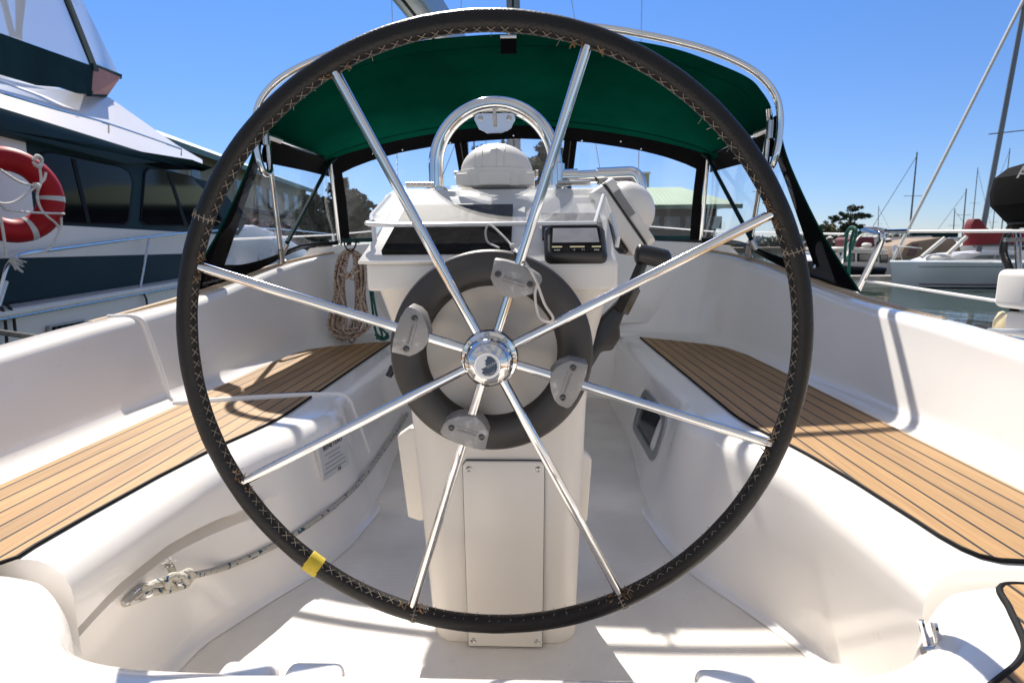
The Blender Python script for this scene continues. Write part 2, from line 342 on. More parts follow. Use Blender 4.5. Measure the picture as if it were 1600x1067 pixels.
def rope_mat(name, base, fleck, sc=55, thr=.58):
    m, nt, N, L, b = mk(name)
    tc = N.new('ShaderNodeTexCoord'); v = N.new('ShaderNodeTexNoise'); v.inputs['Scale'].default_value = sc; v.inputs['Detail'].default_value = 1; L.new(tc.outputs['Object'], v.inputs['Vector'])
    lt = N.new('ShaderNodeMapRange'); lt.inputs[1].default_value = thr; lt.inputs[2].default_value = thr+.03; L.new(v.outputs['Fac'], lt.inputs[0])
    v2 = N.new('ShaderNodeTexVoronoi'); v2.inputs['Scale'].default_value = 260; L.new(tc.outputs['Object'], v2.inputs['Vector'])
    mx = N.new('ShaderNodeMixRGB'); L.new(lt.outputs[0], mx.inputs[0]); mx.inputs[1].default_value = (*base, 1); mx.inputs[2].default_value = (*fleck, 1)
    L.new(mx.outputs[0], b.inputs['Base Color']); b.inputs['Roughness'].default_value = .85
    bp = N.new('ShaderNodeBump'); bp.inputs['Strength'].default_value = .8; bp.inputs['Distance'].default_value = .002; L.new(v2.outputs['Distance'], bp.inputs['Height']); L.new(bp.outputs[0], b.inputs['Normal'])
    return m
M['rope_tan'] = rope_mat('cream_rope_with_red_flecks', (.50, .40, .31), (.20, .075, .05), 110, .56)
M['rope_blue'] = rope_mat('white_rope_with_blue_flecks', (.46, .43, .37), (.01, .07, .14), 75, .60)

def water_mat():
    m, nt, N, L, b = mk('harbour_water')
    b.inputs['Base Color'].default_value = (.030, .050, .042, 1); b.inputs['Roughness'].default_value = .05; b.inputs['IOR'].default_value = 1.33
    tc = N.new('ShaderNodeTexCoord'); mp = N.new('ShaderNodeMapping'); mp.inputs['Scale'].default_value = (1, .6, 1); L.new(tc.outputs['Object'], mp.inputs[0])
    no = N.new('ShaderNodeTexNoise'); no.inputs['Scale'].default_value = 1.3; no.inputs['Detail'].default_value = 3; L.new(mp.outputs[0], no.inputs['Vector'])
    bp = N.new('ShaderNodeBump'); bp.inputs['Strength'].default_value = .12; bp.inputs['Distance'].default_value = .1; L.new(no.outputs['Fac'], bp.inputs['Height']); L.new(bp.outputs[0], b.inputs['Normal'])
    return m
M['water'] = water_mat()
def leaf_mat(name, c1, c2):
    m, nt, N, L, b = mk(name)
    tc = N.new('ShaderNodeTexCoord'); no = N.new('ShaderNodeTexNoise'); no.inputs['Scale'].default_value = .9; no.inputs['Detail'].default_value = 6; L.new(tc.outputs['Object'], no.inputs['Vector'])
    rp = N.new('ShaderNodeValToRGB'); rp.color_ramp.elements[0].position = .32; rp.color_ramp.elements[0].color = (*c1, 1); rp.color_ramp.elements[1].position = .68; rp.color_ramp.elements[1].color = (*c2, 1)
    L.new(no.outputs['Fac'], rp.inputs[0]); L.new(rp.outputs[0], b.inputs['Base Color']); b.inputs['Roughness'].default_value = .75
    return m
M['leaf_dark'] = leaf_mat('dark_conifer_foliage', (.022, .035, .018), (.07, .085, .04))
M['leaf_olive'] = leaf_mat('olive_foliage', (.05, .055, .02), (.13, .12, .045))

# ------------------------------------------------------------------ setting: water, shore
wb = MB(); wb.grid([[A(x, y, WATER) for x in (-900, -60, -12, 0, 12, 60, 900)] for y in (-200, -20, 0, 20, 60, 140, 900)]).build('water', M['water']); tag(bpy.data.objects['water'], kind='structure')
sb = MB(); sb.grid([[A(x, y, WATER+.9) for x in (-900, -300, 0, 300, 900)] for y in (118, 160, 400, 890)])
sb.grid([[A(x, 118, z) for x in (-900, -300, 0, 300, 900)] for z in (WATER-.3, WATER+.9)])
tag(sb.build('shore', M['earth']), kind='structure')

# ================================================================== OWN BOAT
boat = thing('sailboat', 'white sailboat cockpit with teak seats, seen from behind its steering wheel', 'boat', (0, 0, WATER))
ST = .35
XT = [(.5, .735), (.75, .733), (.85, .728), (.93, .724), (1.1, .711), (1.27, .687), (1.38, .660), (1.48, .638), (1.56, .633), (3.1, .633)]
XS = [(.4, .66), (.8, .675), (1.05, .65), (1.2, .575), (1.32, .505), (1.46, .465), (1.65, .442), (1.85, .442), (2.3, .485), (3.1, .49)]
def seat_profile(y, left):
    k = sstep(1.42, 1.55, y); xt, xs = interp(XT, y), interp(XS, y)
    zt = ST if y >= .786 else .24
    flat = .022+.046*k+.034*sstep(1.1, 1.4, y)*(1-sstep(1.58, 1.72, y)); r = .062-.017*k
    xe = xt-flat; xw = xe-r; zw = zt-r
    P = [(xs-.03, .0015), (xs-.012, .004), (xs-.003, .014), (xs+.002, .03)]
    lip = .048*(1-sstep(1.19, 1.30, y)) if left else 0
    zl = interp([(.7, .20), (.78, .225), (.87, .25), (1., .255), (1.25, .225), (1.6, .225)], y) if left and zt > .3 else zt-.125
    bx = lambda z: xs+.002+(xw-xs-.002)*(z-.03)/(zw-.03)
    for z, f in ((.08, .2), (.14, .25), (zl-.034, .28), (zl-.022, 1.2), (zl-.004, 1.2), (zl, .0), (zl+.006, 0.)): P.append((bx(z)+lip*f, z))
    t = (zl+.02-.03)/(zw-.03); P.append((xs+.002+(xw-xs-.002)*t, zl+.02))
    for a in range(8): q = R(180-90*a/7); P.append((xe+r*math.cos(q), zw+r*math.sin(q)))
    for x in (xt+.05, xt+.12, .95, 1.03, 1.12): P.append((x, zt))
    return P
ys = sorted(set([.45, .6, .74, .770, .7859, .7861]+[round(.79+.03*i, 3) for i in range(38)]+[2.0, 2.2, 2.4, 2.6, 2.8, 3.0]))
seats = []
for sgn, left in ((-1, True), (1, False)):
    g = [[A(sgn*x, y, z) for x, z in seat_profile(y, left)] for y in ys]
    seats.append(MB().grid(g).build('seat', M['gel'], boat, smooth=50))
# sole, forward panel raised by a small step
g = []
for y in [.4]+[.5+.06*i for i in range(20)]+[1.70, 1.715, 1.9, 2.3, 2.7, 3.0]:
    z = .014*sstep(1.695, 1.72, y); w = interp(XS, y); g.append([A(w*t, y, z) for t in np.linspace(-1, 1, 13)])
MB().grid(g).build('sole', M['sole'], boat)
# coaming: one U-shaped sweep
base = cr([A(1.01, -.6, 0), A(1.01, .4, 0), A(1.01, 1.2, 0), A(1.012, 1.9, 0), A(1.0, 2.35, 0), A(.94, 2.68, 0), A(.80, 2.86, 0), A(.62, 2.945, 0), A(.4, 2.975, 0), A(0, 2.985, 0)], 8)
base = base+[A(-p[0], p[1], 0) for p in reversed(base[:-1])]
ZC = [(-.6, .48), (.4, .535), (.8, .567), (1.25, .598), (1.5, .616), (1.75, .627), (1.95, .638), (2.2, .662), (2.4, .692), (2.65, .738), (2.85, .795), (2.94, .832), (2.985, .86)]
def coam_sec(i):
    p = base[i]; a = base[max(i-1, 0)]; b = base[min(i+1, len(base)-1)]; t = nz(b-a); o = A(t[1], -t[0], 0)   # outward (to the right of travel)
    zc = interp(ZC, p[1]); pr = [(-.012, .3495), (.0, .351), (.014, .3525), (.03, .3575), (.045, .369), (.054, .386), (.058, .405)]
    x1 = .058+(zc-.44)*.24; r = .03
    pr += [(.058+(x1-.058)*k, .405+(zc-r-.405)*k) for k in (.33, .66, 1.)]
    for k in range(1, 7): q = R(180-15*k); pr.append((x1+r+r*math.cos(q), zc-r+r*math.sin(q)))
    pr += [(x1+r+.05, zc-.001)]
    for k in range(1, 5): q = R(90-22.5*k); pr.append((x1+r+.05+.03*math.cos(q), zc-.031+.03*math.sin(q)))
    zd = min(zc-.08, .44); pr += [(x1+r+.09, zd+.03), (x1+r+.11, zd), (x1+.45, zd-.01)]
    return p, o, pr, x1, zc
cg = []
for i in range(len(base)):
    p, o, pr, x1, zc = coam_sec(i); 
    cg.append([A(p[0], p[1], 0)+o*a+Z_*z for a, z in pr])
# keep deck edges tidy at the tight forward corners
MB().grid(cg).build('coaming', M['gel'], boat, smooth=55)
MB().grid([[A(x, 2.983-.03*(abs(x) > .5)*(abs(x)-.5)/.5, z) for x in np.linspace(-1.1, 1.1, 21)] for z in (-.05, .2, .37)]).build('bulkhead', M['gel'], boat)
MB().box((0, 2.966, .42), (.27, .006, .40)).build('washboard', M['screen'], boat, bevel=(.003, 2))
for x in (-.285, .285): MB().box((x, 2.962, .42), (.018, .012, .42)).build('washboard_track', M['cream'], boat, bevel=(.004, 2))
# teak strip on coaming top, both sides
for sgn in (1, -1):
    P = []
    for i in range(len(base)//2):
        p, o, pr, x1, zc = coam_sec(i)
        if 1.5 < p[1] < 2.86:
            f = sstep(1.5, 2.0, p[1]); q = A(p[0], p[1], 0)+o*(x1+.075); c = .003+.011*f
            P.append([q-o*c+Z_*(zc-.004), q-o*c*.8+Z_*(zc+.010*f), q+o*.011+Z_*(zc+.009*f), q+o*.014+Z_*(zc-.012)])
    P = [[A(sgn*v[0], v[1], v[2]) for v in r] for r in P]
    MB().grid(P).build('coaming_cap', M['teak_strip'], boat)
# helm seat with a rounded opening corner
half = [(.0, .598), (.30, .600), (.42, .608), (.49, .627), (.545, .660), (.578, .698), (.608, .725), (.66, .744), (.74, .754), (.98, .756)]
hp = [(x, y) for x, y, _ in cr([A(x, y, 0) for x, y in half], 5)]
out = hp+[(1.02, -.5)]+[(-1.02, -.5)]+[(-x, y) for x, y in reversed(hp[1:])]
def offs(poly, d):
    N = len(poly); r = []
    for i in range(N):
        a, b, c = A(*poly[i-1]), A(*poly[i]), A(*poly[(i+1) % N]); t = nz(nz(b-a)+nz(c-b)); fx = 1-.68*sstep(.54, .63, abs(b[0])); r.append(tuple(b+A(-t[1], t[0])*d*fx))
    return r
rings = []
for d, z in [(0, -.02), (0, .20)]: rings.append([A(x, y, z) for x, y in out])
for k in range(1, 11):
    q = R(90*k/10); d = .075*(1-math.cos(q)); rings.append([A(x, y, .272+.085*math.sin(q)) for x, y in offs(out, -d)])
rings.append([A(x, y, .357) for x, y in offs(out, -.085)])
hb = MB(); hb.grid(rings, cv=True); n0 = len(hb.v)-len(out); hb.f.append(tuple(range(n0, n0+len(out))))
hb.build('helm_seat', M['gel'], boat, smooth=60)
for x in (-.262, -.185, .285, .36):
    MB().box((x, .570, .328), (.034, .022, .016)).build('seat_clip', M['gel'], boat, bevel=(.012, 4))
# teak panels
def teak_panel(poly, m, z, parent=boat, border=None, br=.0036):
    o = MB().prism(poly, (0, 0, 0), X_, Y_, Z_, z, z+.007).build('teak_panel', m, parent, bevel=(.0015, 1))
    if border: MB().tube([A(x, y, z+.004) for x, y in border], br, 8).build('caulk_border', M['rubber'], o)
    return o
def inner(y0, y1, n=24): return [(interp(XT, y), y) for y in np.linspace(y0, y1, n)]
aft = [(.80, .803), (.765, .806), (.745, .818), (.734, .84)]
ie = aft+inner(.88, 2.92, 40)
teak_panel(ie+[(.72, 2.855), (.90, 2.70), (.965, 2.60), (.995, 2.42), (1.0, 2.2), (1.0, .803)], M['teak_r'], ST, border=[(1.0, .803), (.9, .803)]+ie)
iea = [(-x, y) for x, y in [(.82, .755), (.775, .755), (.74, .765), (.727, .785)]+inner(.82, 1.735, 24)]
teak_panel(iea+[(-1.0, 1.625), (-1.0, .755)], M['teak_l'], ST, border=[(-1.0, .755), (-.9, .755)]+iea)
ief = [(-x, y) for x, y in inner(1.80, 2.80, 20)]
teak_panel(ief+[(-.75, 2.745), (-.90, 2.64), (-.965, 2.57), (-.995, 2.42), (-1.0, 2.2), (-1.0, 1.69)], M['teak_l'], ST, border=[(-1.0, 1.69), (-.8, 1.75)]+ief)
for s, m in ((1, 'teak_r'), (-1, 'teak_l')):
    pl = cr([A(.985, .728, 0), A(.78, .728, 0), A(.705, .727, 0), A(.676, .680, 0), A(.656, .642, 0), A(.636, .608, 0), A(.608, .582, 0), A(.57, .558, 0), A(.52, .53, 0), A(.45, .50, 0)], 5)
    pl = [(s*p[0], p[1]-(.22 if s < 0 else 0)) for p in pl]
    teak_panel(pl+[(s*.45, -.2), (s*.985, -.2)], M[m], .3572, border=pl, br=.0045)
# moulded bead around the port locker lid
ci = min(range(len(base)//2), key=lambda i: abs(base[i][1]-1.70))
p_, o_, pr_, x1_, zc_ = coam_sec(ci)
prof_ = [q for q in pr_ if q[1] > .352][:15]
sp = []
for k, (a, z) in enumerate(prof_): f = k/(len(prof_)-1); sp.append(A(-(p_[0]+a), 1.70-.055*f**2-.03*(1-f)**3, z))
sp = cr(sp, 3); MB().tube(sp, list(np.linspace(.010, .0075, len(sp))), 10).build('locker_seam', M['gel'], boat)
sp = cr([A(-1.03, 1.655, .351), A(-.90, 1.700, .352), A(-.76, 1.742, .352), A(-.64, 1.775, .351)], 6)
MB().tube(sp, list(np.linspace(.0115, .008, len(sp))), 10).build('locker_seam', M['gel'], boat)
pf_ = [q for q in reversed(seat_profile(1.79, True)) if q[0] <= .63 and q[1] > .13]
sp = cr([A(-.64, 1.775, .351)]+[A(-x, 1.782+.02*min(1, (.35-z)/.1), z) for x, z in pf_], 3)
MB().tube(sp, list(np.linspace(.0075, .0045, len(sp))), 8).build('locker_seam', M['gel'], boat)
# opening port in the starboard seat front
p1, p2, p3 = A(.520, 2.3, .30), A(.520, 1.7, .30), A(.45, 1.9, .03)
wn = nz(np.cross(p2-p1, p3-p1)); wn = wn if wn[0] < 0 else -wn
qo = A(.497, 1.97, .195); uu = nz(A(0, 1, 0)-wn*wn[1]); vv = np.cross(wn, uu); vv = vv if vv[2] > 0 else -vv
port = MB()
ro, ri = rrect(.195, .085, .05, 6), rrect(.165, .060, .038, 6)
N_ = len(ro)
vs = [qo+uu*a+vv*b+wn*.004 for a, b in ro]+[qo+uu*a+vv*b+wn*.014 for a, b in ro]+[qo+uu*a+vv*b+wn*.014 for a, b in ri]+[qo+uu*a+vv*b+wn*.003 for a, b in ri]
fs = [(k*N_+i, k*N_+(i+1) % N_, (k+1)*N_+(i+1) % N_, (k+1)*N_+i) for k in range(3) for i in range(N_)]
port.add(vs, fs); po = port.build('port_window', M['alu'], boat)
MB().prism(rrect(.166, .061, .038, 6), qo, uu, vv, wn, .001, .006).build('glass', M['glass_grey'], po)
# builder's plate
ln = nz(A(.95, -.28, .11)); lo = A(-.495, 1.505, .247)+ln*.010; lu = nz(A(0, 1, 0)-ln*ln[1]); lv = nz(np.cross(ln, lu))
lv = lv if lv[2] > 0 else -lv
pl = MB().prism(rrect(.060, .050, .006, 3), lo, lu, lv, ln, -.012, .002).build('builder_plate', M['plate'], boat)
text('BENETEAU', lo+lv*.034+ln*.003, lu, lv, .018, M['ink'], pl, 'lettering')
lb = MB()
for k, w in enumerate((.034, .026, .042, .046, .05)): lb.box(lo+lv*(.014-.012*k)+lu*(-.005+.004*(k % 2))+ln*.0025, (w, .0011, .0004), lu, lv, ln)
lb.build('print_line', M['ink_faded'], pl); text('CE', lo-lv*.043+lu*.01+ln*.003, lu, lv, .012, M['ink'], pl, 'lettering')
# round drain cover and latch
q = PX(404, 790, -.575)
MB().lathe(q, A(1, 0, .1), [(0.0, .012), (.006, .012), (.008, .008), (.013, .008), (.016, .002), (.016, -.02)], 20).build('round_fitting', M['plastic_white'], boat)
lt = MB(); q = PZ(1450, 1012, .325)
lt.tube([q+A(-.004, .012, .03), q+A(.0, .0, .0), q+A(.004, -.006, -.02)], .004, 8); lt.tube([q+A(.010, .008, .03), q+A(.012, -.004, .0)], .0045, 8); lt.tube([q+A(-.014, -.012, .004), q+A(.014, -.008, .004)], .006, 10); lt.tube([q+A(-.016, -.018, -.010), q+A(.012, -.014, -.008)], .005, 10); lt.ball(q+A(-.026, -.03, -.018), .008, 10)
lt.build('latch', M['steel'], boat)
# hull, side deck, coachroof beyond the cockpit
hull = MB(); hg = []
for y, w, zd in [(-1.6, 1.35, .36), (0, 1.52, .41), (1.5, 1.62, .43), (3, 1.68, .46), (5, 1.55, .52), (7, 1.1, .6), (8.6, .45, .68), (9.3, .05, .72)]:
    hg.append([A(s*w*q, y, z) for s, q, z in ((-1, .78, WATER-.3), (-1, .93, WATER+.3), (-1, 1, zd-.1), (-1, 1, zd+.03), (-1, .97, zd+.03), (-1, .96, zd-.012))])
for s in (1, -1): hull.grid([[A(s*p[0], p[1], p[2]) for p in r] for r in hg])
hull.build('hull', M['gel'], boat)
dk = MB()
for s in (1, -1): dk.grid([[A(s*x, y, z) for x, z in ((1.2 if y < 2.9 else .9, zz), (w*.962, zz))] for y, w, zz in [(-1.6, 1.35, .35), (0, 1.52, .40), (1.5, 1.62, .42), (2.89, 1.68, .445), (2.91, 1.68, .445), (5, 1.55, .51), (7, 1.1, .59)]])
dk.build('deck', M['sole'], boat)
cf = MB(); cfg = []
for y, w, h in [(2.99, 1.14, .83), (3.6, 1.16, .845), (4.5, 1.05, .86), (5.8, .75, .84), (6.9, .5, .72), (7.6, .35, .60)]:
    cfg.append([A(-w-.06, y, .42), A(-w, y, h-.06), A(-w+.05, y, h-.01), A(-w*.5, y, h+.02), A(0, y, h+.03), A(w*.5, y, h+.02), A(w-.05, y, h-.01), A(w, y, h-.06), A(w+.06, y, .42)])
cf.grid(cfg); n0 = 0; cf.f.append(tuple(range(9))); cf.build('coachroof', M['gel'], boat)

# ================================================================== STEERING PEDESTAL
ped = thing('steering_pedestal', 'cream steering pedestal standing in the middle of the cockpit sole', 'pedestal', (0, 1.15, 0))
def rsec(cx, hw, y0, y1, r, z, n=6):
    hy = (y1-y0)/2; r = min(r, hw*.98, hy*.98)
    return [A(cx+a, (y0+y1)/2+b, z) for a, b in rrect(hw, hy, r, n)]
col = [rsec(.01, .150, 1.075, 1.30, .045, .0), rsec(.01, .152, 1.070, 1.30, .045, .006), rsec(.008, .153, 1.068, 1.30, .045, .03), rsec(.004, .165, 1.062, 1.32, .05, .28), rsec(.0, .176, 1.06, 1.34, .05, .50),
       rsec(-.002, .186, 1.06, 1.35, .06, .60), rsec(-.003, .200, 1.055, 1.37, .06, .66), rsec(-.004, .214, 1.048, 1.39, .06, .71), rsec(-.004, .222, 1.04, 1.40, .05, .748)]
MB().grid(col, cv=True).build('column', M['cream'], ped, smooth=50)
# access panel
pv = nz(A(0, -.008, 1)); pc = A(.012, 1.0655, 0)
gap = [(-.0774, .003), (.0774, .003), (.0805, .33), (.0805, .400), (.0735, .4092), (-.0735, .4092), (-.0805, .400), (-.0805, .33)]
MB().prism(gap, pc, X_, pv, -Y_, -.004, .0065).build('panel_gap', M['ink'], ped)
pan = [(-.0765, .004), (.0765, .004), (.0796, .33), (.0796, .399), (.073, .408), (-.073, .408), (-.0796, .399), (-.0796, .33)]
ap = MB().prism(pan, pc, X_, pv, -Y_, -.002, .0095).build('access_panel', M['cream'], ped, bevel=(.002, 2))
for a, b in ((-.066, .018), (.066, .018), (-.068, .392), (.068, .392)):
    MB().lathe(pc+X_*a+pv*b-Y_*.0095, -Y_, [(0, .0018), (.0022, .0010), (.0045, .0022), (.006, .0008), (.006, -.002)], 14).build('screw', M['steel_dull'], ap)
# side flanges
f1 = [PY(x, y, 1.16) for x, y in ((620, 682), (640, 668), (668, 668), (668, 812), (655, 814), (637, 808))]
MB().pts(f1, A(0, .03, 0)).build('side_flange', M['cream'], ped, bevel=(.004, 2))
f2 = [PY(x, y, 1.16) for x, y in ((895, 706), (913, 706), (925, 718), (918, 812), (908, 828), (892, 830))]
MB().pts(f2, A(0, .03, 0)).build('side_flange', M['cream'], ped, bevel=(.004, 2))
# console housing
prof = [(1.028, .742), (1.028, .788), (1.034, .796), (1.262, .928), (1.275, .944), (1.42, .952), (1.43, .94), (1.43, .82), (1.36, .742)]
MB().prism(prof, (0, 0, 0), Y_, Z_, X_, -.232, .222).build('console', M['plastic_white'], ped, bevel=(.006, 3))
# inclined face axes
fo = A(0, 1.034, .796); fu = X_; fv = nz(A(0, .228, .132)); fn = nz(np.cross(fu, fv))
MB().prism([(-.245, -.012), (.055, -.012), (.055, .20), (-.215, .20)], fo, fu, fv, fn, .0005, .0065).build('face_plate', M['plastic_white'], ped, bevel=(.0015, 2))
MB().prism([(-.205, .010), (.030, .010), (.030, .192), (-.190, .192)], fo, fu, fv, fn, .0066, .0165).build('chart_panel', M['screen'], ped, bevel=(.001, 1))
MB().prism([(.088, .07), (.205, .07), (.205, .17), (.088, .17)], fo, fu, fv, fn, .0002, .006).build('instrument_backing', M['black'], ped)
# acrylic cover
co = A(-.008, 1.272, .950); cf_ = A(-.010, 1.078, .862); cvv = nz(cf_-co); Lc = np.linalg.norm(cf_-co); cn = nz(np.cross(X_, cvv)); cn = cn if cn[2] > 0 else -cn
outl = [(-.212, 0), (.218, 0), (.228, .05), (.230, Lc-.05), (.222, Lc-.022), (.195, Lc), (-.195, Lc), (-.226, Lc-.022), (-.234, Lc-.05), (-.228, .05)]
cov = MB().prism(outl, co, X_, cvv, cn, -.002, .002).build('clear_cover', M['acrylic'], ped)
MB().tube([co+X_*a+cvv*b for a, b in [(-.222, .05), (-.234, Lc-.05)]]+cr([co+X_*a+cvv*b for a, b in outl[8:4:-1]], 4)[1:]+[co+X_*.228+cvv*.05], .0042, 8).build('cover_edge', M['acrylic_edge'], cov)
for s in (-1, 1):
    side = [co+X_*s*.230+cvv*.05, co+X_*s*.232+cvv*(Lc-.045), A(s*.229, 1.10, .826), A(s*.226, 1.25, .925)]
    MB().pts(side, A(-s*.003, 0, 0)).build('cover_side', M['acrylic'], cov)
    MB().tube([co+X_*s*.231+cvv*(Lc-.045), A(s*.230, 1.088, .836), A(s*.228, 1.092, .818)], .0045, 8).build('cover_edge', M['acrylic_edge'], cov)
for x0, x1 in ((-.205, -.145), (.125, .195)): MB().tube([A(x0, 1.272, .955), A(x1, 1.272, .955)], .0055, 8).build('hinge', M['steel_dull'], ped)
# guard arch
arch = [A(-.148, 1.33, .93), A(-.148, 1.33, 1.0)]+[A(-.013-.135*math.cos(R(a)), 1.33, 1.0+.133*math.sin(R(a))) for a in range(6, 180, 6)]+[A(.122, 1.33, 1.0), A(.122, 1.33, .93)]
MB().tube(arch, .0165, 18).build('guard_arch', M['steel'], ped)
sm = [(-.042, 0), (.042, 0), (.046, -.012), (.036, -.032), (.016, -.042), (-.016, -.042), (-.036, -.032), (-.046, -.012)]
ao = A(-.013, 1.328, 1.112)
pd = MB().prism(sm, ao, X_, Z_, -Y_, -.002, .003).build('arch_plate', M['steel'], ped)
for x in (-.032, .032): MB().lathe(ao+A(x, -.003, -.010), -Y_, [(0, .003), (.004, .0025), (.006, 0)], 12).build('rivet', M['steel_dull'], pd)
MB().tube([ao+A(0, -.012, .01), ao+A(0, -.014, -.012), ao+A(.001, -.010, -.026)], .004, 8).build('hook', M['cord'], pd)
for x in (-.148, .122): MB().lathe(A(x, 1.33, .945), Z_, [(.028, 0), (.028, .006), (.018, .010)], 20).build('arch_foot', M['steel'], ped)
# small black clutch knob peeking out at the port side
MB().tube([A(-.16, 1.02, .60), A(-.186, 1.0, .602), A(-.192, .998, .590)], [.008, .009, .006], 10).build('clutch_knob', M['black'], ped)

# compass under a white dome
cp = thing('compass', 'white domed compass cover on top of the steering pedestal', 'compass', (-.012, 1.36, .953))
MB().lathe((-.012, 1.36, .953), Z_, [(.0, 0), (.088, 0), (.088, .018), (.090, .030), (.090, .037), (.0, .037)], 40).build('base', M['plastic_white'], cp, bevel=(.0015, 2))
MB().box((-.012, 1.275, .967), (.034, .006, .014)).build('front_pad', M['plastic_white'], cp, bevel=(.003, 2))
for s in (-1, 1): MB().box((-.012+s*.068, 1.295, .967), (.018, .008, .013)).build('vent_block', M['plastic_white'], cp, bevel=(.002, 2))
MB().ball((-.012, 1.36, .988), (.083, .083, .065), 40, lo=0).build('dome', M['plastic_white'], cp)
db = MB()
for xx in (-.045, -.028, .004, .021):
    rr_ = math.sqrt(max(0, 1-(xx/.083)**2))
    db.tube([A(-.012+xx, 1.36-.084*rr_*math.cos(t), .988+.066*rr_*math.sin(t)) for t in np.linspace(0, math.pi, 24)], .0008, 6)
db.build('dome_rib', M['plastic_white'], cp)
for s in (-1, 1): MB().lathe((-.012+s*.090, 1.35, .985), A(s, 0, 0), [(.008, 0), (.008, .006), (0, .006)], 12).build('pivot', M['steel_dull'], cp)

# instrument display on the inclined face
ins = thing('instrument_display', 'black instrument with grey screen on the right of the pedestal face', 'instrument', fo+fu*.145+fv*.05)
io = fo+fu*.147+fv*.036
iv_ = nz(fv*math.cos(R(14))+fn*math.sin(R(14))); in_ = np.cross(fu, iv_)
body = rrect(.056, .043, .012, 5); b2 = rrect(.050, .037, .010, 5)
ib = MB(); ib.grid([[io+fu*a+iv_*b+in_*-.006 for a, b in body], [io+fu*a+iv_*b+in_*.016 for a, b in body], [io+fu*a+iv_*b+in_*.026 for a, b in b2]], cv=True); nb = len(ib.v)-len(b2); ib.f.append(tuple(range(nb, nb+len(b2))))
ib.build('case', M['black'], ins, bevel=(.0015, 2))
MB().prism(rrect(.046, .033, .008, 4), io, fu, iv_, in_, .0262, .0272).build('bezel', M['screen'], ins)
MB().prism([(-.042, -.010), (.042, -.010), (.040, .027), (-.040, .027)], io, fu, iv_, in_, .0273, .0282).build('screen', M['lcd'], ins)
for a, w in ((-.034, .009), (.002, .013), (.036, .008)): MB().prism([(a-w, -.023), (a+w, -.023), (a+w, -.020), (a-w, -.020)], io, fu, iv_, in_, .0273, .0285).build('key', M['key'], ins)
for a, tx in ((-.034, 'auto'), (-.004, '-1'), (.012, '+1'), (.036, 'stby')): text(tx, io+fu*a-iv_*.0285+in_*.0275, fu, iv_, .006, M['trim'], ins, 'lettering', .0003)

# swinging display pod on the arm
pod = thing('display_pod', 'white plastic pod hanging from the steel arm beside the compass', 'display', (.30, 1.33, .90))
du = nz(A(.585, 0, -.81)); dn = nz(A(-.81, 0, -.585)); pcn = PY(972, 338, 1.28)
MB().prism(rrect(.082, .062, .016, 5), pcn, du, Y_, dn, -.020, .000).build('back_shell', M['plastic_white'], pod, bevel=(.004, 3))
MB().prism(rrect(.083, .063, .016, 5), pcn, du, Y_, dn, .0002, .0038).build('gasket', M['black'], pod)
MB().prism(rrect(.082, .062, .016, 5), pcn, du, Y_, dn, .004, .036).build('front_shell', M['plastic_white'], pod, bevel=(.004, 3))
MB().prism(rrect(.068, .050, .012, 5), pcn, du, Y_, dn, .0362, .047).build('hood', M['black'], pod, bevel=(.002, 2))
MB().ball(pcn-dn*.018-du*.004, (.062, .058, .056), 32, du, Y_, dn).build('bulb', M['plastic_white'], pod)
MB().prism(rrect(.030, .007, .001, 2), pcn-du*.022-Y_*.0632-dn*.009, du, dn, -Y_, -.001, .0006).build('label_plate', M['clamp'], pod)
ar = MB(); ar.tube([A(.124, 1.33, .972), A(.30, 1.33, .978)], .0145, 16); ar.build('arm', M['steel'], pod)
e2 = MB(); e2.tube([A(.215, 1.33, .975)]+cr([A(.27, 1.33, .977), A(.297, 1.33, .976), A(.309, 1.33, .958), A(.309, 1.33, .940)], 5), .0185, 16); e2.tube([A(.138, 1.33, .973), A(.172, 1.33, .974)], .0185, 16); e2.build('elbow', M['steel'], pod)
MB().lathe((.122, 1.33, .948), Z_, [(.021, 0), (.021, .055), (.0165, .058)], 18).build('arm_clamp', M['steel'], pod)
MB().ball((.303, 1.325, .945), .018, 18).build('ball_joint', M['steel_dull'], pod); MB().lathe((.304, 1.325, .938), A(.2, 0, -1), [(.022, 0), (.024, .008), (.02, .014)], 18).build('collar', M['black'], pod)

# throttle lever
th = thing('throttle_lever', 'black engine throttle lever on the right side of the pedestal', 'lever', (.21, 1.12, .60))
gp = cr([PY(993, 396, 1.12), PY(1012, 399, 1.12), PY(1046, 407, 1.12)], 6)
MB().tube(gp, [.011]+[.0185]*(len(gp)-2)+[.012], 16).build('grip', M['black'], th, smooth=70)
MB().tube([PY(1004, 410, 1.12), PY(988, 452, 1.12)], [.011, .013], 4).build('stem', M['black'], th, bevel=(.002, 2))
MB().tube([PY(990, 448, 1.12), PY(970, 488, 1.12)], [.017, .017], 4).build('sleeve', M['black'], th, bevel=(.003, 2))
bp_ = [PY(x, y, 1.12) for x, y in ((975, 462), (984, 470), (969, 510), (970, 528), (958, 548), (940, 550), (925, 575), (905, 600), (915, 560), (938, 500))]
MB().pts(bp_, A(0, .03, 0)).build('lever_base', M['black'], th, bevel=(.006, 3))

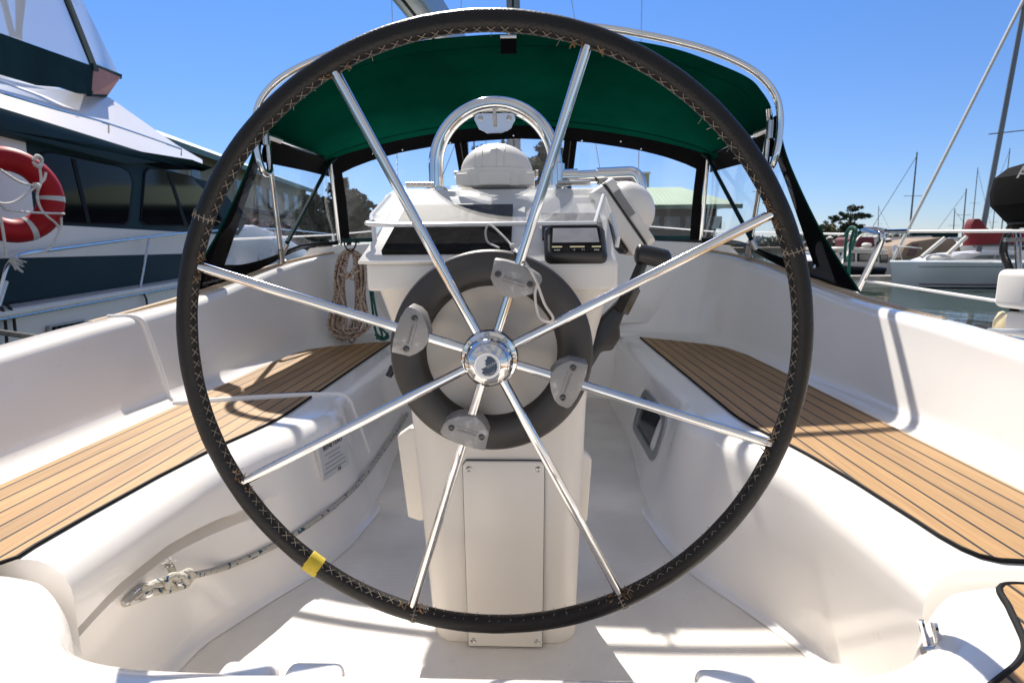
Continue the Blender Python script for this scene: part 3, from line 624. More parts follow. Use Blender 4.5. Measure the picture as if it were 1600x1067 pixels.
# wheel pilot: drive ring behind the wheel
wp = thing('wheel_pilot', 'dark grey autopilot drive ring mounted behind the wheel hub', 'autopilot', (-.003, .97, .64))
rc = A(-.003, .975, .6385)
MB().lathe(rc, -Y_, [(.112, -.03), (.1765, -.03), (.1775, -.01), (.1765, .004), (.171, .010), (.150, .0125), (.128, .012), (.120, .006), (.1155, -.012), (.112, -.03)], 96).build('ring', M['ring'], wp, smooth=50)
MB().lathe(rc, -Y_, [(.0, -.014), (.03, -.014), (.060, -.012), (.075, -.014), (.10, -.010), (.1155, -.0085), (.1165, -.02), (.1165, -.045)], 72).build('disc', M['disc'], wp, smooth=50)
db2 = MB().lathe(rc, -Y_, [(.034, -.013), (.0345, -.004), (.033, -.002), (.02, -.002), (.02, -.014)], 32).build('hub_plate', M['disc'], wp)
for k in range(4): MB().lathe(rc+A(.0275*math.cos(R(75+90*k)), .002, .0275*math.sin(R(75+90*k))), -Y_, [(0, .003), (.003, .003), (.0055, .0035), (.0055, -.002)], 12).build('bolt', M['steel_dull'], db2)

# ================================================================== STEERING WHEEL
WC = A(.0, .9, .6455); TW = .4948; TIL = -.049
wu = X_; wv = A(0, math.sin(TIL), math.cos(TIL)); wnn = np.cross(wu, wv)     # wnn points aft (towards helm)
wh = thing('steering_wheel', 'large steering wheel with eight chrome spokes and a stitched dark leather rim', 'steering wheel', WC)
def rimp(a, rad=TW): return WC+rad*(math.cos(a)*wu+math.sin(a)*wv)
def rimsurf(a, phi, r):   # phi measured from aft (0) towards hub (90)
    e = math.cos(a)*wu+math.sin(a)*wv; return rimp(a)+r*(wnn*math.cos(phi)-e*math.sin(phi))
RR = .0155
NR = 240
MB().tube([rimp(2*math.pi*k/NR) for k in range(NR)], [RR*(1+.018*math.sin(k*.9)*math.sin(k*.37)+.012*RN.randn()*0) for k in range(NR)], 24, closed=True).build('rim', M['leather'], wh, smooth=80)
SA = [R(117.2-45*k) for k in range(8)]
NX = 152; PH = R(62)
sg = MB(); sg.tube([rimsurf(2*math.pi*k/300, PH+R(9), RR*.985) for k in range(300)], .0011, 6, closed=True); sg.tube([rimsurf(SA[4]+(SA[3]-SA[4])*t, PH+R(9), RR*.992) for t in np.linspace(.03, .97, 60)], [.0012+.0022*math.sin(math.pi*t) for t in np.linspace(.0, 1, 60)], 6); sg.build('seam', M['groove'], wh)
sts = [MB() for _ in range(8)]; hos = [MB() for _ in range(8)]
for k in range(NX):
    a0 = 2*math.pi*(k+.5)/NX; da = 2*math.pi/NX*.30
    if min(abs((a0-s+math.pi) % (2*math.pi)-math.pi) for s in SA) < .014: continue
    ia = int(((a0-SA[0]) % (2*math.pi))/(math.pi/4)) % 8; st, ho = sts[ia], hos[ia]
    j = RN.uniform(-.12, .12, 6)
    if ia == 3:
        for ph_, ln_q in ((PH-R(10), .004), (PH+R(22), .007)):
            q = rimsurf(a0+j[0]*.1, ph_, RR+.0005); ho.ball(q, .0011, 6); st.tube(cr([q, q+wnn*.003*j[1]*8-ln_q*.6*(math.cos(a0)*wu+math.sin(a0)*wv), q+A(j[2], j[3], j[4])*.02-ln_q*(math.cos(a0)*wu+math.sin(a0)*wv)], 3), .00045, 4)
        continue
    for s in (-1, 1):
        pa, pb = PH-R(15)+j[0]*.4, PH+R(20)+j[1]*.4
        A0, A1 = a0-s*da*(1+j[2]), a0+s*da*(1+j[3])
        st.tube([rimsurf(A0+(A1-A0)*t, pa+(pb-pa)*t, RR*1.0+.0012) for t in (0, .33, .66, 1)], .00052, 5)
        ho.ball(rimsurf(A0, pa, RR*1.0), .0013, 6)
    if RN.rand() < .3:
        q = rimsurf(a0, PH+R(22), RR+.001); st.tube([q, q+RN.uniform(-.004, .004, 3)-.006*(math.cos(a0)*wu+math.sin(a0)*wv)], .00045, 4)
for st, ho in zip(sts, hos): o_ = st.build('stitching', M['thread'], wh); ho.build('stitch_hole', M['groove'], o_)
for s in SA:
    fb = MB()
    for k in range(18):
        a = s+RN.choice([-1, 1])*RN.uniform(.012, .05); p = PH+R(RN.uniform(-12, 26)); q = rimsurf(a, p, RR+.0008); d = RN.uniform(-1, 1, 3)*.007
        fb.tube(cr([q, q+d*.5+wnn*.0025, q+d], 3), RN.uniform(.0005, .0011), 4)
    fb.build('lashing', M['fray'], wh)
for a in (R(153), R(19.5), R(-107), R(-63)):
    jb = MB()
    for k in range(7):
        p = R(-75+24*k); jb.tube([rimsurf(a-.012+.006*(k % 2), p, RR+.001), rimsurf(a+.012, p+.12, RR+.001)], .0007, 5)
    jb.tube([rimsurf(a, R(-90+18*k), RR+.0003) for k in range(11)], .0009, 6)
    jb.build('end_stitching', M['thread'], wh)
# yellow whipping
yb = MB(); ya = R(-130.3); n = 13
yb.tube([rimsurf(ya-.027+.054*k/(n*16), 2*math.pi*k/16, RR+.0011) for k in range(n*16+1)], .0014, 6)
yb.build('yellow_whipping', M['yellow'], wh)
hubo = WC+wnn*.0
for s in SA:
    e = math.cos(s)*wu+math.sin(s)*wv
    MB().tube([hubo+e*.030, hubo+e*(TW-RR+.006)], .0078, 20).build('spoke', M['steel'], wh)
hb2 = MB().lathe(hubo, wnn, [(.0, -.04), (.026, -.04), (.030, -.03), (.040, -.018), (.046, -.012), (.046, .012), (.044, .016), (.038, .018), (.037, .020), (.0, .020)], 48).build('hub', M['steel'], wh, smooth=30)
for k in range(8):
    a = SA[k]+R(22.5); MB().lathe(hubo+.0405*(math.cos(a)*wu+math.sin(a)*wv)*.99+wnn*.0165, wnn, [(0, .001), (.0025, .001), (.0028, .004), (.0045, .004), (.0048, -.002)], 12).build('bolt', M['steel_dull'], hb2)
hc = MB().lathe(hubo, wnn, [(.0365, .018), (.0365, .030), (.0385, .034), (.0385, .040), (.036, .046), (.030, .055), (.0225, .0605), (.0205, .0615), (.0195, .0605), (.0, .0605)], 64).build('hub_cap', M['steel'], wh, smooth=45)
eo = hubo+wnn*.0607
em = MB().lathe(eo, wnn, [(.0185, -.001), (.0185, .0006), (.0, .0006)], 48).build('emblem', M['plate'], hc)
mp_ = [(.0, .0155), (.006, .0150), (.0115, .0105), (.0145, .004), (.0150, -.002), (.0135, -.0075), (.0095, -.0125), (.004, -.0150), (-.003, -.0148), (-.0085, -.0105), (-.006, -.0065), (-.0095, -.0045), (-.004, -.0025), (-.001, .001), (-.0035, .003), (-.0015, .006), (-.004, .0085), (-.0005, .011)]
MB().prism(mp_, eo, wu, wv, wnn, .0007, .0012).build('emblem_map', M['navy'], em)
text('SOLEX', eo+wu*.0062+wv*.0022+wnn*.0014, nz(wu*.85+wv*.5), nz(wv*.85-wu*.5), .0055, M['tape'], em, 'emblem_lettering', .0002)
for i, ch in enumerate('VALBRETI'):
    a = R(-98+i*10); e = math.cos(a)*wu+math.sin(a)*wv; text(ch, eo+e*.0128+wnn*.0014, nz(-math.sin(a)*wu+math.cos(a)*wv), -e, .0032, M['tape'], em, 'emblem_lettering', .0002)
MB().lathe(WC, -wnn, [(.019, .03), (.019, .11), (.0, .11)], 24).build('shaft', M['steel_dull'], wh)
# four spoke clamps
CP = [(-.038, .021), (-.02, .0235), (0, .024), (.02, .022), (.036, .0175), (.0415, .013), (.040, -.002), (.034, -.012), (.022, -.021), (.008, -.028), (-.006, -.030), (-.018, -.026), (-.028, -.018), (-.036, -.008)]
for k in (1, 7, 3, 5):
    s = SA[k]; e = math.cos(s)*wu+math.sin(s)*wv; tt = math.sin(s)*wu-math.cos(s)*wv; o = hubo+e*.1315
    c = MB().prism(CP, o, tt, e, wnn, -.026, .0125).build('spoke_clamp', M['clamp'], wp, bevel=(.0012, 2))
    for a in (-.026, .026): MB().lathe(o+tt*a+wnn*.0125, wnn, [(0, .0012), (.0022, .0012), (.0025, .0035), (.0048, .0028), (.0055, -.001)], 16).build('clamp_screw', M['screw'], c)
    text('Autohelm', o+wnn*.0128, tt, e, .0085, M['ink_grey'], c, 'embossed_lettering', .0002)
    MB().box(o+wnn*.0126-e*.0062, (.019, .0005, .0002), tt, e, wnn).build('embossed_line', M['ink_grey'], c)

# cord lanyard looped over the clamp
ln_ = thing('lanyard', 'thin pale cord looped over the upper spoke clamp', 'cord', PY(800, 380, .95))
pts = [PY(780, 388, 1.03), PY(762, 378, 1.05), PY(759, 360, 1.05), PY(766, 352, 1.045), PY(785, 368, 1.02), PY(802, 387, .99), PY(822, 412, .885), PY(838, 440, .875), PY(851, 475, .875), PY(864, 496, .88), PY(858, 504, .885), PY(842, 494, .885), PY(836, 462, .88), PY(840, 442, .875)]
MB().tube(cr(pts, 6), .0021, 8).build('cord', M['cord'], ln_); MB().ball(PY(801, 385, .985), .005, 10).build('knot', M['cord'], ln_)

# ================================================================== DODGER
dg = thing('dodger', 'green canvas sprayhood with clear windows over the companionway', 'sprayhood', (0, 2.9, .85))
def sym(h): return [(-x, z) for x, z in reversed(h[1:])]+h
KF = 1.15
def kf(p): return CAM+(np.array(p, float)-CAM)*KF
AB = sym([(0, 1.662), (.22, 1.655), (.42, 1.637), (.64, 1.596), (.80, 1.542), (.94, 1.482), (1.01, 1.435), (1.05, 1.375), (1.066, 1.30)])
BB = sym([(0, 1.424), (.20, 1.414), (.38, 1.396), (.60, 1.360), (.76, 1.326), (.87, 1.298), (.925, 1.280), (.955, 1.266), (.968, 1.235)])
ac = cr([A(x, 2.45+.03*(abs(x) > 1.0), z) for x, z in AB], 5); bc = cr([kf((x, 3.0, z)) for x, z in BB], 5)
n = len(ac)
def canrow(t): return [a*(1-t)+b*t+Z_*(.028*math.sin(math.pi*t))*(1-(abs(a[0])/1.07)**4) for a, b in zip(ac, bc)]
MB().slab([canrow(t) for t in np.linspace(0, 1, 12)], .002).build('canopy', M['canopy'], dg, smooth=60)
hemr = [[p-Z_*.004 for p in canrow(t)] for t in (0.0, .05, .10)]
MB().slab(hemr, .0015).build('hem', M['hem'], dg, smooth=60)
for t in (.105, .93): MB().tube([p-Z_*.005 for p in canrow(t)], .0035, 6).build('canopy_seam', M['hem'], dg)
rl = [(0, 1.676), (.20, 1.671), (.36, 1.658), (.56, 1.622), (.74, 1.578), (.87, 1.530), (.965, 1.475), (1.03, 1.405), (1.056, 1.325), (1.058, 1.24), (1.05, 1.175)]
rp = cr([A(x, 2.40, z) for x, z in sym(rl)], 5)
endr = lambda s: cr([A(s*1.05, 2.40, 1.175), A(s*1.043, 2.41, 1.140), A(s*1.037, 2.43, 1.128), A(s*1.035, 2.455, 1.140), A(s*1.045, 2.48, 1.19), A(s*1.052, 2.49, 1.28)], 5)
MB().tube(list(reversed(endr(-1)))+rp[1:-1]+endr(1), .0135, 16).build('grab_rail', M['steel'], dg, smooth=70)
for s, xf, yf, zf in ((-1, 1.10, 2.66, .765), (1, 1.10, 2.76, .775)):
    MB().tube([A(s*xf, yf, zf+.015), A(s*1.058, 2.50, 1.31), A(s*1.04, 2.48, 1.37)], .0115, 14).build('bow_tube', M['steel'], dg)
    MB().lathe(A(s*xf, yf, zf-.01), nz(A(-s*.04, -.16, .5)), [(.020, 0), (.020, .012), (.0145, .014), (.0145, .06), (.0125, .062)], 14).build('bow_foot', M['steel_dull'], dg)
    MB().tube([A(s*1.045, 2.50, 1.290), kf((s*.965, 2.97, 1.272))], .0112, 12).build('tie_bar', M['steel'], dg)
    tj = MB(); tj.tube([A(s*1.05, 2.47, 1.25), A(s*1.05, 2.47, 1.32)], .017, 12); tj.tube([A(s*1.03, 2.57, 1.2875), A(s*1.05, 2.47, 1.2915)], .0145, 12); tj.build('bow_joint', M['steel_dull'], dg)
    MB().tube([kf((s*.93, 3.0, 1.275)), kf((s*.95, 2.97, 1.25)), A(s*1.075, 2.67, .845)], .0105, 10).build('diagonal_strut', M['yacht_canvas'], dg)
    MB().tube([kf((s*.955, 2.985, 1.245)), kf((s*.985, 3.14, .85))], .0115, 12).build('corner_tube', M['steel'], dg)
    MB().tube([A(s*1.075, 2.67, .84), A(s*1.098, 2.665, .80)], .013, 10).build('strut_foot', M['steel_dull'], dg)
# webbing clip on the hem centre
wc_ = MB(); wc_.box((-.02, 2.435, 1.612), (.032, .006, .03)); wc_.build('webbing_strap', M['canvas_black'], dg, bevel=(.002, 1))
MB().tube([A(-.052, 2.428, 1.642), A(.012, 2.428, 1.642)], .008, 10).build('strap_buckle', M['steel'], dg); MB().tube([A(-.018, 2.43, 1.645), A(-.018, 2.41, 1.675)], .005, 8).build('strap_hook', M['cord'], dg)
# front windows: top curve follows the front bow, bottom on the coachroof
def wtop(x):
    z = float(np.interp(abs(x), [0, .2, .38, .6, .76, .87, .925, .96], [1.424, 1.414, 1.396, 1.36, 1.326, 1.298, 1.28, 1.26])); return kf((x, 3.005, z))
def wpt(u, t):   # u -1..1 across, t 0 top .. 1 bottom
    a = wtop(.955*u); b = kf((.985*u, 3.36-.20*u**4, .862-.012*u*u)); k = t; q = a*(1-k)+b*k; q[1] += .03*math.sin(math.pi*t); return q
def patch(u0, u1, t0f, t1f, nu=14, nt=6):
    return [[wpt(u, t0f(u)+(t1f(u)-t0f(u))*j/nt) for u in np.linspace(u0, u1, nu)] for j in range(nt+1)]
TB = lambda u: .100+.10*abs(u)**6
MB().slab(patch(-1, 1, lambda u: -.02, TB, 40, 3), .003).build('top_border', M['canvas_black'], dg, smooth=60)
MB().slab(patch(-1, 1, lambda u: .95, lambda u: 1., 40, 1), .003).build('bottom_border', M['yacht_canvas'], dg, smooth=60)
for u0, u1 in ((-.975, -.40), (-.40, .33), (.33, .975)): MB().grid(patch(u0+.004, u1-.004, lambda u: TB(u)-.01, lambda u: .955, 16, 8)).build('window', M['vinyl'], dg, smooth=60)
for u0, u1 in ((-.345, -.275), (.255, .325)):
    sb_ = MB()
    g = []
    for j in range(9):
        t = .10+.87*j/8; sh = -.0*t; g.append([wpt(u*(1-.16*t), t)-Y_*.003 for u in np.linspace(u0, u1, 4)])
    sb_.slab(g, .003); o_ = sb_.build('zip_strip', M['canvas_black'], dg)
    zl = MB(); zl.tube([wpt((u0+u1)/2*(1-.16*(.10+.87*j/8)), .10+.87*j/8)-Y_*.007 for j in range(9)], .004, 6); zl.build('zip', M['black'], o_)
for s in (-1, 1):
    g = [[wpt(s*u, t)-Y_*.004 for u in np.linspace(.955, 1.0, 4)] for t in np.linspace(.1, 1, 8)]
    MB().slab(g, .003).build('corner_strip', M['canvas_black'], dg)
for u, t in ((-.36, .09), (-.02, .075), (.24, .075), (.345, .09), (-.62, .085), (.66, .09), (.55, .055), (-.78, .06)):
    MB().lathe(wpt(u, t)-Y_*.003, -Y_, [(0, .004), (.005, .0035), (.0065, .001), (.0065, -.002)], 10).build('snap_stud', M['steel'], dg)
# side screens
for s in (-1, 1):
    up = [A(s*1.062, 2.50, 1.285), A(s*1.07, 2.95, 1.30), kf((s*.965, 3.0, 1.262))]
    lo_ = [A(s*1.085, 2.49, 1.185), A(s*1.09, 2.95, 1.21), kf((s*.978, 3.02, 1.185))]
    MB().slab([cr(up, 4), cr([(a+b)/2+A(s*.006, 0, 0) for a, b in zip(up, lo_)], 4), cr(lo_, 4)], .003).build('side_band', M['canvas_black'], dg)
    zc_ = lambda x, y: interp(ZC, y)+.012
    bot = [A(s*1.215, 2.18, .672), A(s*1.19, 2.36, .705), A(s*1.155, 2.62, .758), A(s*1.135, 3.0, .82), kf((s*.99, 3.13, .845))]
    top = [A(s*1.075, 2.46, 1.26), A(s*1.085, 2.49, 1.187), A(s*1.087, 2.7, 1.20), A(s*1.09, 3.0, 1.21), kf((s*.978, 3.02, 1.187))]
    MB().grid([[np.array(a)*(1-t)+np.array(b)*t+A(s*.010*math.sin(math.pi*t), 0, 0) for a, b in zip(cr(top, 4), cr(bot, 4))] for t in np.linspace(0, 1, 9)]).build('side_window', M['vinyl'], dg, smooth=60)
    oute = cr([A(s*1.068, 2.445, 1.34), A(s*1.088, 2.425, 1.21), A(s*1.125, 2.36, 1.06), A(s*1.185, 2.24, .85), A(s*1.252, 2.085, .648)], 6)
    inne = cr([A(s*1.072, 2.50, 1.34), A(s*1.095, 2.50, 1.19), A(s*1.128, 2.455, 1.06), A(s*1.165, 2.375, .88), A(s*1.190, 2.31, .745)], 6)
    MB().slab([[np.array(a)*(1-t)+np.array(b)*t for a, b in zip(oute, inne)] for t in np.linspace(0, 1, 5)], .003).build('wing', M['canvas_black'], dg, smooth=60)
    MB().tube(oute, .0035, 6).build('wing_piping', M['hem'], dg)
    tb = cr([A(s*1.192, 2.33, .755), A(s*1.168, 2.45, .755), A(s*1.14, 2.66, .785), A(s*1.13, 3.0, .84), kf((s*.985, 3.13, .858))], 5)
    bb = cr([A(s*1.252, 2.085, .648), A(s*1.195, 2.33, .682), A(s*1.16, 2.60, .735), A(s*1.14, 3.0, .815), kf((s*.985, 3.135, .838))], 5)
    MB().slab([[np.array(a)*(1-t)+np.array(b)*t+A(s*.004, 0, 0) for a, b in zip(tb, bb)] for t in np.linspace(0, 1, 4)], .003).build('bottom_flap', M['canvas_black'], dg, smooth=60)
    MB().lathe(A(s*1.186, 2.295, .735), A(-s, -.6, .3), [(0, .006), (.007, .005), (.009, .001), (.009, -.003)], 12).build('snap_stud', M['steel'], dg)

# ================================================================== ROPES ABOARD
def wallx(px, py, side, zz):   # point just off the port/starboard seat front
    return None
cl = thing('coiled_rope', 'cream rope flecked with red hung as a coil left of the steering pedestal', 'rope', PY(545, 535, 2.72))
rb_ = MB(); cy0 = 2.78
def cpx(x, y, d=0): return PY(x, y, cy0-d)
for k in range(17):
    w = RN.uniform(3, 19); sh = RN.uniform(-9, 9); bt = RN.uniform(512, 534); wb_ = RN.uniform(6, 30); d = .005*k+RN.uniform(0, .01)
    cxb = 543+sh*.9
    loop = [(548+RN.uniform(-3, 3), 389+RN.uniform(0, 5)), (548-w, 402), (545-w-4, 440), (cxb-wb_*.9, 490), (cxb-wb_, 512), (cxb-wb_*.4, bt), (cxb+wb_*.5, bt-2), (cxb+wb_, 505), (550+w+2, 450), (549+w, 405)]
    rb_.tube(cr([cpx(x, y, d+.012*math.sin(i*1.7+k)) for i, (x, y) in enumerate(loop)], 5, closed=True), .0055, 8, closed=True)
for a0, a1 in (((533, 415), (560, 440)), ((528, 428), (562, 422)), ((535, 438), (556, 412))):
    rb_.tube(cr([cpx(*a0, .10), cpx((a0[0]+a1[0])/2, (a0[1]+a1[1])/2+6, .125), cpx(*a1, .10)], 5), .0064, 8)
rb_.build('rope_coil', M['rope_tan'], cl)
MB().tube(cr([cpx(536, 372, .06), cpx(540, 386, .12), cpx(548, 393, .13), cpx(555, 385, .12), cpx(557, 373, .06)], 5), .004, 6).build('black_tie', M['blackcord'], cl)
gr = thing('green_rope', 'dark green rope tail hanging between the coil and the pedestal', 'rope', PY(592, 530, 2.7))
gb = MB()
for k, pts in enumerate([[(579, 388), (578, 440), (583, 490), (588, 520), (600, 528), (606, 520)], [(583, 390), (582, 450), (590, 500), (597, 524), (588, 529)], [(588, 505), (598, 515), (607, 526), (596, 531), (586, 522)]]):
    gb.tube(cr([PY(x, y, 2.74-.015*k) for x, y in pts], 6), .0058, 8)
gb.build('rope', M['greenrope'], gr)
# blue-flecked line made fast to a ring on the port seat front
bl = thing('mooring_line', 'white line with blue flecks knotted to a steel ring on the left seat front', 'rope', PX(240, 915, -.60))
lp = [PX(296, 900, -.605)]+[A(*p)+.008*nz(A(*n_)) for p, n_ in (((-.618, 1.152, .121), (.91, -.41, .1)), ((-.563, 1.253, .112), (.84, -.52, .15)), ((-.520, 1.339, .115), (.92, -.35, .19)), ((-.486, 1.454, .116), (.94, -.3, .18)), ((-.462, 1.642, .115), (.97, .1, .19)), ((-.468, 1.937, .106), (.97, .06, .22)), ((-.483, 2.231, .087), (.99, .04, .12)), ((-.491, 2.434, .089), (.99, .01, .11)))]
MB().tube(cr(lp, 6), .0068, 10).build('standing_part', M['rope_blue'], bl)
kb = MB(); kx = -.605
kb.tube(cr([PX(228, 918, kx), PX(245, 910, kx), PX(268, 905, kx), PX(285, 897, kx+.01), PX(296, 893, kx+.015), PX(297, 905, kx), PX(280, 915, kx-.01), PX(262, 914, kx+.012), PX(268, 900, kx+.02), PX(288, 902, kx+.02), PX(292, 912, kx), PX(270, 920, kx), PX(245, 924, kx), PX(230, 922, kx)], 6), .0068, 10)
kb.build('knot', M['rope_blue'], bl); MB().tube(cr([PX(275, 908, kx), PX(270, 893, kx), PX(265, 882, kx)], 5), .0066, 10).build('rope_tail', M['rope_blue'], bl)
eb = MB()
for k in range(40):
    q = PX(265, 883, kx); d = A(RN.uniform(-.3, .5), RN.uniform(-1, .8), RN.uniform(.1, 1))*.017; eb.tube(cr([q, q+d*.6, q+d+A(0, 0, -.003)], 3), .0011, 4)
eb.build('frayed_end', M['cord'], bl)
pe = thing('pad_eye', 'steel ring fitting on the left seat front holding the knotted line', 'fitting', PX(215, 930, -.615))
pb = MB(); a_, b_ = PX(224, 917, -.654), PX(197, 940, -.658)
pb.tube([a_+(b_-a_)*t for t in np.linspace(-.15, 1.15, 6)], [.006, .011, .011, .011, .011, .006], 12); pb.build('plate', M['steel_dull'], pe)
MB().tube(cr([b_+A(.008, 0, 0), PX(215, 938, -.625), PX(232, 930, -.605), PX(238, 922, -.605), PX(228, 918, -.625), a_+A(.006, 0, 0)], 6), .0045, 10).build('ring', M['steel'], pe)

# ================================================================== MAST, BOOM, RIGGING, LIFELINES
mp = A(-.11, 6.5, 0)
mb = MB(); mb.tube([mp+Z_*.8, mp+Z_*13.5], .072, 20).build('mast', M['mast'], boat); MB().tube([mp+A(0, -.07, .9), mp+A(0, -.07, 13.4)], .012, 6).build('mast_track', M['yacht_canvas'], boat)
for p0, p1 in ((PY(622, 300, 5.6), PY(612, 0, 5.9)), (PY(997, 300, 5.6), PY(1003, 0, 5.9)), (PY(935, 250, 7.0), PY(893, 0, 6.8)), (PY(716, 60, 6.2), PY(721, 0, 6.3))):
    d = p1-p0; MB().tube([p0-d*.35, p0+d*7], .0042, 6).build('shroud', M['steel_dull'], boat)
boom = thing('boom', 'grey aluminium boom swung out above the green sprayhood', 'boom', mp+Z_*1.95)
b0 = mp+A(0, -.12, 2.05); b1 = PY(612, -60, 2.62)
bd = nz(b1-b0); bs = nz(np.cross(bd, Z_)); bu = np.cross(bs, bd)
MB().prism(rrect(.072, .10, .045, 5), b0, bs, bu, bd, 0, np.linalg.norm(b1-b0)).build('spar', M['alu'], boom)
MB().box((b0+b1)/2-bu*.101, (.006, .004, np.linalg.norm(b1-b0)*.49), bs, bu, bd).build('slot', M['rubber'], boom)
MB().prism(rrect(.074, .102, .045, 5), b1, bs, bu, bd, 0, .05).build('end_cap', M['black'], boom)
# lifelines and gate hoops
def hoop(pts, foot): return cr(pts+[foot], 6)
for s, nm, gy in ((1, 'right', 0.), (-1, 'left', .75)):
    if s > 0:
        gt = thing('gate_hoop', 'bent steel boarding gate stanchion on the %s side deck%s' % (nm, ' with green rope tied to it' if s > 0 else ' seen through the clear side window'), 'stanchion', (s*1.47, 2.2, .43))
        MB().tube(cr([A(s*1.45, gy+2.36, .862), A(s*1.45, gy+2.42, .872), A(s*1.45, gy+2.48, .862), A(s*1.455, gy+2.56, .80), A(s*1.47, gy+2.76, .60), A(s*1.48, gy+2.93, .43)], 6), .0135, 12).build('tube', M['steel'], gt)
        MB().tube(cr([A(s*1.45, gy+2.36, .862), A(s*1.45, gy+2.325, .856), A(s*1.45, gy+2.33, .82), A(s*1.46, gy+2.42, .70), A(s*1.47, gy+2.62, .43)], 6), .0135, 12).build('tube', M['steel'], gt)
        for y in (2.93, 2.62): MB().lathe((s*1.475, gy+y, .42), Z_, [(.028, 0), (.028, .015), (.016, .02)], 14).build('base', M['steel_dull'], gt)
        MB().tube([A(s*1.45, gy+2.30, .872), A(s*1.45, gy+2.36, .882), A(s*1.45, gy+2.44, .885)], .008, 8).build('line_eye', M['steel_dull'], gt)
    ll = thing('lifeline', 'pair of white plastic covered lifelines along the right side deck' if s > 0 else 'single white lifeline running forward on the left side, seen through the clear side window', 'lifeline', (s*1.45, 1.2, .43))
    if s > 0: MB().tube([A(s*1.45, 2.29, .868), A(s*1.45, 1.0, .838), A(s*1.40, -1.5, .84)], .0052, 8).build('wire', M['lifeline'], ll)
    if s > 0: MB().tube([A(s*1.462, 2.45, .672), A(s*1.45, 1.0, .628), A(s*1.40, -1.5, .64)], .0052, 8).build('wire', M['lifeline'], ll)
    MB().tube([A(s*1.45, 2.52 if s > 0 else 2.74, .862), A(s*1.52, 4.6, .925), A(s*1.15, 7.0, 1.08)], .0052, 8).build('wire', M['lifeline'], ll)
    if s > 0: MB().tube([A(s*1.45, 2.29, .868), A(s*1.45, 2.16, .866)], .0085, 8).build('fitting', M['steel'], ll)
    sn = MB(); sn.tube([A(s*1.53, 4.6, .50), A(s*1.52, 4.6, .93)], .0125, 10); sn.build('stanchion', M['steel'], ll)
    if s < 0: sn = MB(); sn.tube([A(-1.47, 2.74, .44), A(-1.45, 2.74, .875)], .0125, 10); sn.build('stanchion', M['steel'], ll)
gg = thing('green_rope', 'thin teal rope hanging from the gate stanchion on the right', 'rope', (1.44, 2.33, .5))
gb = MB()
for pts in ([(1334, 354), (1325, 362), (1321, 385), (1320, 410)], [(1336, 355), (1330, 375), (1327, 410), (1326, 440)], [(1320, 368), (1330, 355), (1338, 362), (1331, 390)]):
    gb.tube(cr([PX(x, y, 1.43) for x, y in pts], 6), .006, 8)
gb.build('rope', M['greenrope'], gg)
mr = thing('mooring_line', 'dark grey mooring rope leading off the left side deck', 'rope', PX(60, 528, -1.6))
MB().tube(cr([PX(-60, 510, -1.9), PX(0, 519, -1.75), PX(70, 529, -1.58), PX(150, 540, -1.42)], 6), .010, 10).build('rope', M['greyrope'], mr)
# covered outboard on the right rail
ob = thing('outboard_motor', 'outboard motor under a black fabric cover clamped to the right rail', 'outboard motor', PX(1625, 480, 1.55))
oc = PX(1668, 297, 1.55); us = 1.66/888
def orow(z, a, b, n=20): return [oc+A(a*math.copysign(abs(math.cos(t))**.42, math.cos(t)), b*math.copysign(abs(math.sin(t))**.42, math.sin(t)), z) for t in np.linspace(0, 2*math.pi, n, endpoint=False)]
rows = [orow(-.100, .082, .09), orow(-.088, .090, .10), orow(-.080, .098, .11), orow(-.035, .121, .15), orow(.0, .122, .158), orow(.045, .117, .155), orow(.072, .098, .125), orow(.086, .06, .08), orow(.092, .01, .015)]
cv_ = MB(); cv_.grid(rows, cv=True); cv_.f.append(tuple(range(8*20, 9*20))); cv_.f.append(tuple(reversed(range(20)))); cv_.build('cover', M['canvas_black'], ob, smooth=24)
cd = MB(); cd.tube([p+A(0, 0, .004) for p in orow(-.09, .092, .098)], .005, 6, closed=True); cd.build('drawstring', M['blackcord'], ob)
text('A', PY(1598, 270, oc[1]-.166), X_, Z_, .042, M['trim'], ob, 'cover_lettering', .001)
MB().tube([PX(1587, 350, 1.55), PX(1590, 372, 1.55), PX(1592, 428, 1.55)], .0085, 12).build('leg_tube', M['steel_dull'], ob)
MB().prism(rrect(.10, .10, .05, 5), PX(1655, 374, 1.55), X_, Y_, Z_, -.006, .006).build('tray', M['steel_dull'], ob)
MB().tube(cr([PX(1584, 346, 1.53), PX(1572, 372, 1.53), PX(1568, 395, 1.53), PX(1577, 420, 1.53), PX(1580, 445, 1.53)], 6), .011, 10).build('fuel_hose', M['black'], ob)
bg = [PX(x, y, 1.52) for x, y in ((1581, 424), (1600, 420), (1660, 425), (1662, 485), (1600, 486), (1578, 480))]
MB().prism(rrect(.075, .056, .02, 4), PX(1632, 453, 1.52)+A(0, .02, 0), X_, Z_, Y_, -.05, .06).build('shaft_cover', M['plastic_white'], ob, bevel=(.012, 3))
MB().pts([PX(x, y, 1.5) for x, y in ((1574, 490), (1582, 488), (1580, 518), (1562, 522), (1564, 505))], A(.02, .06, 0)).build('clamp_pad', M['cream_old'], ob, bevel=(.006, 2))
MB().tube([PX(1585, 480, 1.5), PX(1582, 525, 1.5)], .012, 10).build('bracket', M['rubber'], ob)
MB().box(PX(1630, 508, 1.54), (.07, .05, .035)).build('clamp_block', M['plastic_white'], ob, bevel=(.008, 2))
MB().tube([PX(1545, 517, 1.42), PX(1600, 519, 1.36), PX(1680, 524, 1.30)], .008, 8).build('rail_tube', M['alu'], ob)

